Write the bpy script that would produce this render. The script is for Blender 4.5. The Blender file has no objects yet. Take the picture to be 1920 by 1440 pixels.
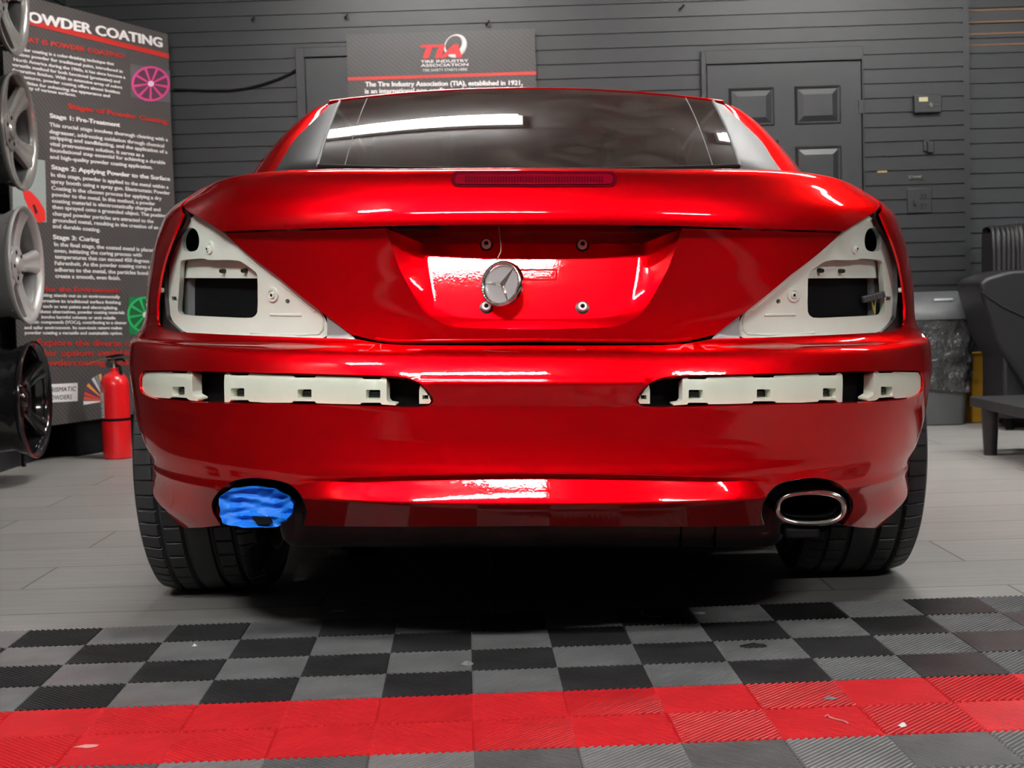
import bpy, math, random
import numpy as np
from mathutils import Vector, Matrix, geometry

random.seed(7)
C = bpy.context.scene.collection
PI = math.pi

# ------------------------------------------------------------------ camera, exposure, world
F, CAM_H, ROLL = 2700.0, 0.70, 0.028
PITCH = math.atan(160 / F)
CAM = Matrix.Translation((0, 0, CAM_H)) @ Matrix.Rotation(ROLL, 4, 'Y') @ Matrix.Rotation(PI / 2 - PITCH, 4, 'X')
cd = bpy.data.cameras.new('camera')
cd.sensor_width = 36; cd.sensor_fit = 'HORIZONTAL'; cd.lens = 36 * F / 1920
cd.clip_start = 0.02; cd.clip_end = 100
cam = bpy.data.objects.new('camera', cd); C.objects.link(cam); cam.matrix_world = CAM
cd.dof.use_dof = True; cd.dof.focus_distance = 2.75; cd.dof.aperture_fstop = 11
sc = bpy.context.scene
sc.camera = cam
vs = sc.view_settings
vs.view_transform = 'Standard'; vs.look = 'None'; vs.gamma = 1; vs.use_curve_mapping = False
vs.exposure = 0.5
world = bpy.data.worlds.new('world'); sc.world = world
world.use_nodes = True
world.node_tree.nodes['Background'].inputs[0].default_value = (0.05, 0.052, 0.055, 1)
world.node_tree.nodes['Background'].inputs[1].default_value = 0.3

# ceiling fixtures: (x centre, y, length) ; built below as lamps with glowing tubes
CEIL = 3.0
TUBE = 135.0
# (x, y, brightness, half length)
FIXTURES = [(-0.53, 5.75, .65, .62), (1.76, 5.75, .60, .62), (-0.675, -0.5, .68, .925), (2.75, -0.5, .80, .62), (3.3, 4.6, .32, .62), (-1.85, 0.6, 1.0, .3)]  # last one is an unseen short fixture added to brighten the left side

# ------------------------------------------------------------------ helpers
WM = {}

def link(o, parent=None, mw=None):
    C.objects.link(o)
    if parent is not None:
        o.parent = parent
        WM[o.name] = WM[parent.name] if mw is None else mw
        o.matrix_basis = WM[parent.name].inverted() @ WM[o.name]
    else:
        WM[o.name] = mw if mw is not None else Matrix.Identity(4)
        o.matrix_basis = WM[o.name]
    return o

def empty(name, mw, label=None, cat=None, group=None):
    o = bpy.data.objects.new(name, None); o.empty_display_size = 0.1
    if not isinstance(mw, Matrix): mw = Matrix.Translation(mw)
    link(o, None, mw)
    tag(o, label, cat, group)
    return o

def tag(o, label=None, cat=None, group=None, kind=None):
    if label: o['label'] = label
    if cat: o['category'] = cat
    if group: o['group'] = group
    if kind: o['kind'] = kind
    return o

class MB:
    """collects vertices, faces, uv-free; world coordinates"""
    def __init__(s): s.v = []; s.f = []; s.m = []
    def add(s, vs_, fs_, mi=0):
        b = len(s.v)
        s.v += [tuple(p) for p in vs_]
        s.f += [tuple(b + i for i in f) for f in fs_]
        s.m += [mi] * len(fs_)
        return s
    def box(s, lo, hi, M=None, mi=0):
        x0, y0, z0 = lo; x1, y1, z1 = hi
        p = [(x0, y0, z0), (x1, y0, z0), (x1, y1, z0), (x0, y1, z0), (x0, y0, z1), (x1, y0, z1), (x1, y1, z1), (x0, y1, z1)]
        if M is not None: p = [M @ Vector(q) for q in p]
        return s.add(p, [(3, 2, 1, 0), (4, 5, 6, 7), (0, 1, 5, 4), (1, 2, 6, 5), (2, 3, 7, 6), (3, 0, 4, 7)], mi)
    def prism(s, poly, y0, y1, M=None, mi=0):
        """poly in (x,z), extruded along y"""
        n = len(poly)
        p = [(x, y0, z) for x, z in poly] + [(x, y1, z) for x, z in poly]
        if M is not None: p = [M @ Vector(q) for q in p]
        f = [tuple(range(n)), tuple(range(2 * n - 1, n - 1, -1))]
        f += [((i + 1) % n, i, n + i, n + (i + 1) % n) for i in range(n)]
        return s.add(p, f, mi)
    def tube(s, path, r, n=10, caps=True, mi=0):
        path = [Vector(p) for p in path]
        rr = r if hasattr(r, '__len__') else [r] * len(path)
        rings = []; up = None
        for i, p in enumerate(path):
            t = (path[min(i + 1, len(path) - 1)] - path[max(i - 1, 0)]).normalized()
            if up is None:
                up = Vector((0, 0, 1)) if abs(t.z) < 0.9 else Vector((1, 0, 0))
            a = (up - t * up.dot(t)).normalized(); up = a
            b = t.cross(a)
            rings.append([p + (a * math.cos(2 * PI * k / n) + b * math.sin(2 * PI * k / n)) * rr[i] for k in range(n)])
        vs_ = [q for ring in rings for q in ring]
        fs_ = [(i * n + k, i * n + (k + 1) % n, (i + 1) * n + (k + 1) % n, (i + 1) * n + k) for i in range(len(path) - 1) for k in range(n)]
        if caps:
            fs_ += [tuple(range(n - 1, -1, -1)), tuple((len(path) - 1) * n + k for k in range(n))]
        return s.add(vs_, fs_, mi)
    def lathe(s, prof, n=32, M=None, mi=0, closed=False):
        """prof: (r, z) list, spun round z; M places it"""
        vs_ = []; m = len(prof)
        for k in range(n):
            c, d = math.cos(2 * PI * k / n), math.sin(2 * PI * k / n)
            for r, z in prof: vs_.append(Vector((r * c, r * d, z)))
        fs_ = []
        for k in range(n):
            k2 = (k + 1) % n
            for i in range(m if closed else m - 1):
                j = (i + 1) % m
                fs_.append((k * m + i, k2 * m + i, k2 * m + j, k * m + j))
        if not closed:
            if prof[0][0] > 1e-6: fs_.append(tuple(k * m for k in range(n - 1, -1, -1)))
            if prof[-1][0] > 1e-6: fs_.append(tuple(k * m + m - 1 for k in range(n)))
        if M is not None: vs_ = [M @ q for q in vs_]
        return s.add(vs_, fs_, mi)
    def grid(s, P, mi=0, flip=False):
        """P: rows of points"""
        r, c = len(P), len(P[0])
        vs_ = [q for row in P for q in row]
        fs_ = [(i * c + j, i * c + j + 1, (i + 1) * c + j + 1, (i + 1) * c + j) for i in range(r - 1) for j in range(c - 1)]
        if flip: fs_ = [f[::-1] for f in fs_]
        return s.add(vs_, fs_, mi)

def obj(name, mb, mats, parent=None, mw=None, smooth=35, bevel=0, fix=True, loc=None, label=None, normals=None, solid=0):
    """one mesh object from world-space data"""
    if mw is None:
        if parent is not None: mw = WM[parent.name]
        elif loc is not None: mw = Matrix.Translation(loc)
        else:
            a = np.array(mb.v); lo, hi = a.min(0), a.max(0)
            mw = Matrix.Translation(((lo[0] + hi[0]) / 2, (lo[1] + hi[1]) / 2, lo[2]))
    inv = np.array(mw.inverted())
    a = np.array([tuple(q) for q in mb.v], dtype=float)
    a = a @ inv[:3, :3].T + inv[:3, 3]
    me = bpy.data.meshes.new(name)
    me.from_pydata(a.tolist(), [], mb.f)
    if fix and normals is None:
        import bmesh
        bm = bmesh.new(); bm.from_mesh(me)
        bmesh.ops.remove_doubles(bm, verts=bm.verts, dist=1e-6)
        bmesh.ops.recalc_face_normals(bm, faces=bm.faces)
        bm.to_mesh(me); bm.free()
    mats = mats if isinstance(mats, (list, tuple)) else [mats]
    for m in mats: me.materials.append(m)
    if len(mats) > 1 and len(me.polygons) == len(mb.m):
        me.polygons.foreach_set('material_index', mb.m)
    me.polygons.foreach_set('use_smooth', [True] * len(me.polygons))
    if normals is not None:
        nn = np.asarray(normals) @ np.array(mw.to_3x3())   # world -> local (rigid)
        me.normals_split_custom_set_from_vertices(nn.tolist())
    elif smooth is not None:
        me.set_sharp_from_angle(angle=math.radians(smooth))
    o = bpy.data.objects.new(name, me)
    link(o, parent, mw)
    if bevel:
        b = o.modifiers.new('bevel', 'BEVEL'); b.width = bevel; b.segments = 3; b.limit_method = 'ANGLE'; b.angle_limit = math.radians(40)
        b.harden_normals = False
    if solid:
        b = o.modifiers.new('solidify', 'SOLIDIFY'); b.thickness = solid
    if label: o['label'] = label
    return o

# ------------------------------------------------------------------ materials
def mat(name, col, rough=0.5, metal=0.0, coat=0.0, coat_rough=0.03, spec=0.5, noise=None, bump=None, emit=None, trans=0.0, alpha=1.0):
    m = bpy.data.materials.new(name); m.use_nodes = True
    nt = m.node_tree; b = nt.nodes['Principled BSDF']
    b.inputs['Base Color'].default_value = (*col, 1)
    b.inputs['Roughness'].default_value = rough
    b.inputs['Metallic'].default_value = metal
    b.inputs['Coat Weight'].default_value = coat
    b.inputs['Coat Roughness'].default_value = coat_rough
    b.inputs['Specular IOR Level'].default_value = spec
    b.inputs['Transmission Weight'].default_value = trans
    b.inputs['Alpha'].default_value = alpha
    if emit:
        b.inputs['Emission Color'].default_value = (*emit[0], 1); b.inputs['Emission Strength'].default_value = emit[1]
    if noise or bump:
        tc = nt.nodes.new('ShaderNodeTexCoord')
    if noise:   # (scale, amount) or (scale, amount, stretch)
        n = nt.nodes.new('ShaderNodeTexNoise'); n.inputs['Scale'].default_value = noise[0]; n.inputs['Detail'].default_value = 6
        mp = nt.nodes.new('ShaderNodeMapping'); mp.inputs['Scale'].default_value = noise[2] if len(noise) > 2 else (1, 1, 1)
        nt.links.new(tc.outputs['Object'], mp.inputs[0]); nt.links.new(mp.outputs[0], n.inputs['Vector'])
        r = nt.nodes.new('ShaderNodeMapRange'); r.inputs['From Min'].default_value = 0.3; r.inputs['From Max'].default_value = 0.7
        r.inputs['To Min'].default_value = 1 - noise[1]; r.inputs['To Max'].default_value = 1 + noise[1]
        mx = nt.nodes.new('ShaderNodeMix'); mx.data_type = 'RGBA'; mx.blend_type = 'MULTIPLY'; mx.inputs['Factor'].default_value = 1
        mx.inputs['A'].default_value = (*col, 1)
        nt.links.new(n.outputs['Fac'], r.inputs['Value']); nt.links.new(r.outputs[0], mx.inputs['B'])
        nt.links.new(mx.outputs['Result'], b.inputs['Base Color'])
    if bump:    # (scale, strength, distance)
        n = nt.nodes.new('ShaderNodeTexNoise'); n.inputs['Scale'].default_value = bump[0]; n.inputs['Detail'].default_value = 4
        nt.links.new(tc.outputs['Object'], n.inputs['Vector'])
        bp = nt.nodes.new('ShaderNodeBump'); bp.inputs['Strength'].default_value = bump[1]; bp.inputs['Distance'].default_value = bump[2] if len(bump) > 2 else 0.002
        nt.links.new(n.outputs['Fac'], bp.inputs['Height']); nt.links.new(bp.outputs[0], b.inputs['Normal'])
    return m

M_RED = mat('red_metallic_paint', (0.90, 0.0, 0.005), rough=0.42, spec=0.0, metal=0.95, coat=1.0, coat_rough=0.02)
M_RED.node_tree.nodes['Principled BSDF'].inputs['Specular Tint'].default_value = (0.75, 0.0, 0.01, 1)
M_WHITE = mat('pale_primer', (0.72, 0.78, 0.70), rough=0.32, coat=0.3, noise=(6, 0.06))
M_WHITE2 = mat('pale_plastic', (0.76, 0.82, 0.69), rough=0.4, noise=(14, 0.05))
_nt = M_RED.node_tree; _tc0 = _nt.nodes.new('ShaderNodeTexCoord'); _n0 = _nt.nodes.new('ShaderNodeTexNoise'); _n0.inputs['Scale'].default_value = 260; _n0.inputs['Detail'].default_value = 2
_b0 = _nt.nodes.new('ShaderNodeBump'); _b0.inputs['Strength'].default_value = .10; _b0.inputs['Distance'].default_value = .0004      # orange peel in the clear coat
_nt.links.new(_tc0.outputs['Object'], _n0.inputs['Vector']); _nt.links.new(_n0.outputs['Fac'], _b0.inputs['Height']); _nt.links.new(_b0.outputs[0], _nt.nodes['Principled BSDF'].inputs['Coat Normal'])
M_STUD = mat('stud_white', (.85, .85, .82), .35)
M_BLACK = mat('matt_black', (0.004, 0.004, 0.0045), rough=0.7, spec=.12)
M_BLACKG = mat('gloss_black', (0.008, 0.008, 0.009), rough=0.12, coat=0.6)
M_RUBBER = mat('tyre_rubber', (0.026, 0.026, 0.028), rough=0.55, noise=(20, 0.2))
M_CHROME = mat('chrome', (0.84, 0.82, 0.78), rough=0.15, metal=1.0)
M_SEAL = mat('grey_rubber_seal', (0.16, 0.165, 0.16), rough=0.6, spec=.25)
M_SEALD = mat('black_rubber_seal', (0.015, 0.015, 0.015), rough=0.8, spec=.1)
M_STEEL = mat('dull_steel', (0.06, 0.058, 0.056), rough=0.5, metal=0.8, noise=(9, 0.25))
M_SAIL = mat('grey_satin_pillar', (0.016, 0.017, 0.019), rough=0.5, metal=0.0, spec=.22)
M_GREYPL = mat('grey_bracket', (0.30, 0.31, 0.31), rough=0.4, metal=0.3)
M_BLUE = mat('blue_masking_tape', (0.005, 0.19, 0.80), rough=0.55, bump=(60, 0.25))
M_GASKET = mat('black_gasket', (0.02, 0.02, 0.021), rough=0.35, bump=(40, 0.3))
M_REDLENS = mat('red_lens', (0.10, 0.0, 0.006), rough=0.3, spec=.1, coat=.25)
M_LED = mat('red_lens_segments', (0.22, 0.0, 0.01), rough=0.3, spec=.1, coat=.5)
M_WALL = mat('charcoal_wall_paint', (0.0138, 0.0155, 0.0178), rough=0.42, noise=(3, 0.10), bump=(140, 0.05))
M_WALLR = mat('charcoal_wall_paint_right', (0.026, 0.029, 0.032), rough=0.5, noise=(3, 0.10))
M_BROWN = mat('bare_brown_groove', (0.20, 0.10, 0.05), rough=0.7)
M_ROOMW = mat('room_far_wall', (0.014, 0.0145, 0.016), rough=0.6, spec=.2)
M_CEILM = mat('ceiling_paint', (0.28, 0.28, 0.28), rough=0.8, spec=.2)
M_LAMPB = mat('lamp_body_white', (0.75, 0.75, 0.74), rough=0.4)
M_POSTWHITE = mat('print_white', (0.78, 0.78, 0.77), rough=0.5)
M_POSTRED = mat('print_red', (0.50, 0.028, 0.02), rough=0.5)
M_EXTRED = mat('extinguisher_red', (0.76, 0.010, 0.014), rough=0.28, coat=0.5)
M_YELLOW = mat('yellow_plastic', (0.62, 0.33, 0.02), rough=0.45)
M_CAN = mat('grey_bin_plastic', (0.075, 0.08, 0.083), rough=0.42, bump=(200, 0.05))
M_SOFA = mat('black_sofa_vinyl', (0.0075, 0.0075, 0.009), rough=0.5, bump=(220, 0.1))
M_TABLE = mat('dark_table_wood', (0.022, 0.022, 0.024), rough=0.45, noise=(30, 0.3, (1, 8, 1)))
M_BARREL = mat('dark_barrel', (0.05, 0.05, 0.05), rough=0.35, metal=0.5)
M_BARREL2 = mat('grey_barrel', (0.20, 0.20, 0.195), rough=0.4, metal=0.4)
M_SILVER = mat('silver_alloy', (0.50, 0.50, 0.48), rough=0.28, metal=0.85)
M_GUN = mat('smoked_alloy', (0.24, 0.235, 0.22), rough=0.25, metal=0.45, coat=.4)
M_BRUSH = mat('brushed_alloy', (0.46, 0.455, 0.44), rough=0.4, metal=0.4)

# ------------------------------------------------------------------ pixel geometry (photo frame 1920 x 1440)
CAMR = np.array(CAM.to_3x3())
CAMP = np.array((0, 0, CAM_H))
CAR_M = Matrix.Translation((0, 0, CAM_H)) @ Matrix.Rotation(ROLL, 4, 'Y') @ Matrix.Translation((0.04, 0, -CAM_H))
CRX = np.array(Matrix.Rotation(PI / 2 - PITCH, 3, 'X'))
CPOS = np.array((-0.04, 0, CAM_H))

def ray(u, v):
    d = CAMR @ np.array(((u - 960) / F, -(v - 720) / F, -1.0)); return d
def hit(u, v, p0, n):
    d = ray(u, v); n = np.array(n, float); p0 = np.array(p0, float)
    return Vector(CAMP + d * (((p0 - CAMP) @ n) / (d @ n)))
def atY(u, v, y): return hit(u, v, (0, y, 0), (0, 1, 0))
def atZ(u, v, z=0.0): return hit(u, v, (0, 0, z), (0, 0, 1))
def cray(u, v): return CRX @ np.array(((u - 960) / F, -(v - 720) / F, -1.0))
def chit(u, v, p0, n):
    d = cray(u, v); n = np.array(n, float)
    return CPOS + d * (((np.array(p0, float) - CPOS) @ n) / (d @ n))
def cproj(P):
    q = (np.asarray(P) - CPOS) @ CRX
    return np.stack((960 + F * q[..., 0] / -q[..., 2], 720 - F * q[..., 1] / -q[..., 2]), -1)
def c2w(P):
    P = np.asarray(P, float); M = np.array(CAR_M)
    return P @ M[:3, :3].T + M[:3, 3]

# ------------------------------------------------------------------ car body surface
def pchip(x, y):
    x = np.array(x, float); y = np.array(y, float); h = np.diff(x); d = np.diff(y) / h
    m = np.zeros_like(y); m[0] = d[0]; m[-1] = d[-1]
    for i in range(1, len(x) - 1):
        if d[i - 1] * d[i] > 0:
            w1 = 2 * h[i] + h[i - 1]; w2 = h[i] + 2 * h[i - 1]
            m[i] = (w1 + w2) / (w1 / d[i - 1] + w2 / d[i])
    def f(t):
        t = np.clip(np.asarray(t, float), x[0], x[-1])
        i = np.clip(np.searchsorted(x, t) - 1, 0, len(x) - 2)
        s = (t - x[i]) / h[i]
        return (y[i] * (1 + 2 * s) * (1 - s) ** 2 + m[i] * h[i] * s * (1 - s) ** 2 + y[i + 1] * s * s * (3 - 2 * s) + m[i + 1] * h[i] * s * s * (s - 1))
    return f

PROF = [(.20, 2.72), (.27, 2.63), (.292, 2.595), (.322, 2.545), (.3345, 2.524), (.3405, 2.517), (.37, 2.519), (.39, 2.5205), (.41, 2.5235), (.45, 2.526), (.50, 2.5255), (.540, 2.5225), (.552, 2.5215), (.558, 2.5235),
        (.572, 2.5285), (.590, 2.5365), (.602, 2.545), (.609, 2.558), (.6138, 2.588), (.617, 2.625), (.630, 2.634),
        (.66, 2.634), (.74, 2.622), (.826, 2.6025), (.834, 2.6010), (.840, 2.600), (.848, 2.6005), (.87, 2.607), (.895, 2.6175), (.915, 2.629), (.928, 2.642), (.937, 2.662), (.943, 2.70), (.947, 2.78), (.952, 2.915), (.965, 3.08), (.995, 3.45)]
tt = []; acc = 0
for i, (z, y) in enumerate(PROF):
    if z <= .8481: tt.append(z); acc = z
    else:
        acc += math.hypot(z - PROF[i - 1][0], y - PROF[i - 1][1]); tt.append(acc)
T_END = tt[-1]
fz = pchip(tt, [p[0] for p in PROF]); fy = pchip(tt, [p[1] for p in PROF])
WZ = [(.20, .830), (.27, .876), (.33, .862), (.35, .862), (.388, .880), (.44, .896), (.50, .905), (.56, .911), (.605, .910), (.638, .892), (.66, .884), (.707, .880), (.761, .872), (.822, .856), (.848, .846), (.877, .835), (.905, .808), (.93, .775), (.943, .764), (.947, .758), (.952, .753), (.965, .745), (.995, .705)]
fW = pchip([p[0] for p in WZ], [p[1] for p in WZ])
fyl = pchip([.40, .60, .66, .74, .826, .86, 1.2], [2.656, 2.656, 2.654, 2.646, 2.634, 2.63, 2.63])   # lower lid face
YE, NEXP = 3.5, 2.4

def B(a, t, dY=0.0, dW=0.0, base=False, lid=False):
    a = np.asarray(a, float); t = np.asarray(t, float)
    aa = np.abs(a); psi = np.minimum(aa, 1) * PI / 2
    c, s = np.cos(psi), np.sin(psi)
    c = np.maximum(c, 0)
    r = (c ** NEXP + s ** NEXP) ** (-1 / NEXP)
    sx, q = r * s, r * c
    z = fz(t); yc = fyl(t) if lid else fy(t); W = fW(z) + dW
    x = W * sx
    if not base:
        zg = .387 - .017 * (x / .4) ** 2
        w = np.clip((.43 - np.abs(x)) / .12, 0, 1); w = w * w * (3 - 2 * w)
        k = np.clip((z - .3405) / (zg - .3405), 0, 1)
        k = np.where(z > zg, np.clip(1 - (z - zg) / .005, 0, 1), k)
        yc = yc + .0173 * w * k
    yc = yc + dY
    y = yc + (YE - yc) * (1 - q) + np.maximum(aa - 1, 0) * 2.7
    drop = np.clip((z - .93) / .06, 0, 1) * .045
    ax = np.abs(x); s1 = np.clip((ax - .2) / .3, 0, 1); s2 = np.clip((ax - .57) / .2, 0, 1)
    z = z - drop * sx ** 8 + np.clip((z - .905) / .03, 0, 1) * (.0065 * s1 * s1 * (3 - 2 * s1) - .014 * s2 * s2 * (3 - 2 * s2))
    return np.stack((x * np.sign(a), y, z), -1)

def BL(a, t): return B(a, t, base=True, lid=True)
def BO(dY, dW): return lambda a, t: B(a, t, dY, dW, base=True)
_cache = {}
def lift(pts, surf=B, key='B', arange=(-1.25, 0.02), trange=(.2, None)):
    """photo pixels on the left half -> surface parameters"""
    k = (key, arange, trange)
    if k not in _cache:
        A, Tt = np.meshgrid(np.linspace(arange[0], arange[1], 140), np.linspace(trange[0], trange[1] or T_END, 240), indexing='ij')
        A_, T_ = A.ravel(), Tt.ravel()
        P_ = surf(A_, T_); UV = cproj(P_); DY = P_[:, 1].copy()
        U = UV[:, 0].reshape(A.shape)
        asil = A[np.argmin(U, axis=0), 0] + .006            # silhouette: beyond it the surface turns away
        DY[(A < asil[None, :]).ravel()] = 1e9
        _cache[k] = (A_, T_, UV, DY, Tt[0], asil)
    A, Tt, UV, DY, TG, asil = _cache[k]
    out = []
    for p in pts:
        p = np.array(p, float)
        d2 = ((UV - p) ** 2).sum(1)
        i = np.argmin(d2 + 3 * DY)
        x = np.array((A[i], Tt[i]))
        for it in range(12):
            f0 = cproj(surf(x[0], x[1])) - p
            e = 1e-4
            J = np.stack(((cproj(surf(x[0] + e, x[1])) - p - f0) / e, (cproj(surf(x[0], x[1] + e)) - p - f0) / e), 1)
            st = np.linalg.solve(J.T @ J + np.eye(2) * 30, -J.T @ f0)
            st = np.clip(st, -.03, .03)
            x = x + st
            x[1] = min(max(x[1], .2), T_END)
            x[0] = max(x[0], float(np.interp(x[1], TG, asil)))
        out.append((x[0], x[1]))
    return out

def mirror(chain): return [(-a, t) for a, t in reversed(chain)]
def centre(chain, first=True, last=True):
    chain = list(chain)
    if first: chain[0] = (0.0, chain[0][1])
    if last: chain[-1] = (0.0, chain[-1][1])
    return chain
def both(chain):
    """left half chain that starts and ends on the centre line -> closed symmetric outline"""
    m = mirror(chain)
    return chain + m[1:-1]

KA = 1.3
def inside(P, poly):
    P = np.asarray(P); poly = np.asarray(poly); r = np.zeros(len(P), bool)
    x, y = P[:, 0], P[:, 1]
    for (x0, y0), (x1, y1) in zip(poly, np.roll(poly, -1, 0)):
        if y0 == y1: continue
        c = ((y0 > y) != (y1 > y)) & (x < (x1 - x0) * (y - y0) / (y1 - y0) + x0)
        r ^= c
    return r

def densify(poly, step):
    out = []
    n = len(poly)
    for i in range(n):
        p, q = np.array(poly[i]), np.array(poly[(i + 1) % n])
        k = max(1, int(math.ceil(np.hypot(*(q - p)) / step)))
        out += [tuple(p + (q - p) * j / k) for j in range(k)]
    return out

def normals_of(surf, a, t):
    e1, e2 = 1e-3, 4e-4
    da = surf(a + e1, t) - surf(a - e1, t); dt = surf(a, np.minimum(t + e2, T_END)) - surf(a, t - e2)
    n = np.cross(da, dt)
    n /= np.maximum(np.linalg.norm(n, axis=1), 1e-12)[:, None]
    p = surf(a, t)
    s = np.sign(((p - np.array((0, 3.9, .55))) * n).sum(1).sum())
    return n * (s if s else 1)

def patch(name, surf, outline, holes, m, parent, da=.022, dt=.008, flange=.014, bstep=.010, tlines=(), label=None, lines=(), fdir=None):
    loops = [densify([(a * KA, t) for a, t in L], bstep) for L in [outline] + list(holes)]
    V = []; E = []
    for L in loops:
        b = len(V); V += L; E += [(b + i, b + (i + 1) % len(L)) for i in range(len(L))]
    for ln in lines:
        b = len(V); V += [(a * KA, t) for a, t in ln]; E += [(b + i, b + i + 1) for i in range(len(ln) - 1)]
    nb = len(V)
    Vb = np.array(V)
    lo, hi = Vb.min(0), Vb.max(0)
    gx = np.arange(lo[0] + da / 2, hi[0], da); gt = np.arange(lo[1] + dt / 2, hi[1], dt)
    gt = np.unique(np.concatenate((gt, np.array([t for t in tlines if lo[1] < t < hi[1]]))))
    G = np.stack(np.meshgrid(gx, gt, indexing='ij'), -1).reshape(-1, 2)
    ok = inside(G, loops[0])
    for L in loops[1:]: ok &= ~inside(G, L)
    G = G[ok]
    if len(G):
        keep = np.ones(len(G), bool)
        for i in range(0, len(G), 500):
            d = np.abs(G[i:i + 500, None, :] - Vb[None]) / np.array((da * .35, dt * .45))
            keep[i:i + 500] = ((d ** 2).sum(-1).min(1) > 1)
        G = G[keep]
    allv = [Vector((float(x), float(y))) for x, y in V] + [Vector((float(x), float(y))) for x, y in G]
    r = geometry.delaunay_2d_cdt(allv, E, [], 0, 1e-7)
    P2 = np.array([tuple(p) for p in r[0]]); tris = np.array([f for f in r[2] if len(f) == 3])
    cen = P2[tris].mean(1)
    ok = inside(cen, loops[0])
    for L in loops[1:]: ok &= ~inside(cen, L)
    tris = tris[ok]
    a, t = P2[:, 0] / KA, P2[:, 1]
    P3 = surf(a, t); N3 = normals_of(surf, a, t)
    fn = np.cross(P3[tris[:, 1]] - P3[tris[:, 0]], P3[tris[:, 2]] - P3[tris[:, 0]])
    flip = (fn * N3[tris[:, 0]]).sum(1) < 0
    tris[flip] = tris[flip][:, ::-1]
    verts = [P3]; nor = [N3]; faces = [tuple(int(i) for i in f) for f in tris]
    if flange:
        # boundary edges = used once
        cnt = {}
        for f in faces:
            for i in range(3):
                e = (f[i], f[(i + 1) % 3]); k = tuple(sorted(e))
                cnt[k] = None if k in cnt else e
        be = [e for e in cnt.values() if e]
        ids = sorted(set(i for e in be for i in e)); mp = {j: k for k, j in enumerate(ids)}
        b0 = len(P3); b1 = b0 + len(ids)
        verts += [P3[ids], P3[ids] - (N3[ids] if fdir is None else np.array(fdir)) * flange]; nor += [np.zeros((len(ids), 3))] * 2
        faces += [(b0 + mp[j], b0 + mp[i], b1 + mp[i], b1 + mp[j]) for i, j in be]
    Vw = c2w(np.concatenate(verts)); Nw = np.concatenate(nor) @ np.array(CAR_M.to_3x3()).T
    mb = MB(); mb.v = Vw.tolist(); mb.f = faces; mb.m = [0] * len(faces)
    return obj(name, mb, m, parent, normals=Nw, label=label)

def two(fn):
    """run a part builder for the left side and the mirrored right side"""
    fn(lambda ch: ch, -1); fn(mirror, 1)

def chaikin(P, it=2):
    for _ in range(it):
        Q_ = []
        for i in range(len(P)):
            a, b = P[i], P[(i + 1) % len(P)]
            Q_ += [(a[0] * .75 + b[0] * .25, a[1] * .75 + b[1] * .25), (a[0] * .25 + b[0] * .75, a[1] * .25 + b[1] * .75)]
        P = Q_
    return P
def rrect(u0, u1, v0, v1, r=6, n=4):
    out = []
    for cx, cy, a0 in ((u1 - r, v0 + r, -90), (u1 - r, v1 - r, 0), (u0 + r, v1 - r, 90), (u0 + r, v0 + r, 180)):
        out += [(cx + r * math.cos(math.radians(a0 + 90 * k / n)), cy + r * math.sin(math.radians(a0 + 90 * k / n))) for k in range(n + 1)]
    return out

def cmul(mb_pts): return [Vector(p) for p in c2w(np.array(mb_pts))]

def axisM(p, n, up=(0, 0, 1)):
    """matrix whose z axis is n at p (world)"""
    n = Vector(n).normalized(); up = Vector(up)
    if abs(n.dot(up)) > .95: up = Vector((1, 0, 0))
    x = up.cross(n).normalized(); y = n.cross(x)
    return Matrix.Translation(p) @ Matrix((x, y, n)).transposed().to_4x4()

def a_of_y(y, t):
    if y > YE: return 1 + (y - YE) / 2.7
    lo, hi = 0.0, 1.0
    for _ in range(50):
        m = (lo + hi) / 2
        if B(m, t, base=True)[1] < y: lo = m
        else: hi = m
    return (lo + hi) / 2
def a_of_x(x, t):
    lo, hi = 0.0, 1.0
    for _ in range(50):
        m = (lo + hi) / 2
        if B(m, t, base=True)[0] < x: lo = m
        else: hi = m
    return (lo + hi) / 2

# ================================================================== ROOM (structure first)
WP = (0, 7.7, 0); WN = Vector((math.sin(math.radians(1.1)), math.cos(math.radians(1.1)), 0))   # back wall plane, nearer on the right
WE = Vector((WN.y, -WN.x, 0))                                                                    # along the wall, to the right
def onwall(u, v, off=0.0): return hit(u, v, np.array(WP) - np.array(WN) * off, WN)

def struct(name, mb, m, **k):
    o = obj(name, mb, m, **k); o['kind'] = 'structure'; return o

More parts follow.
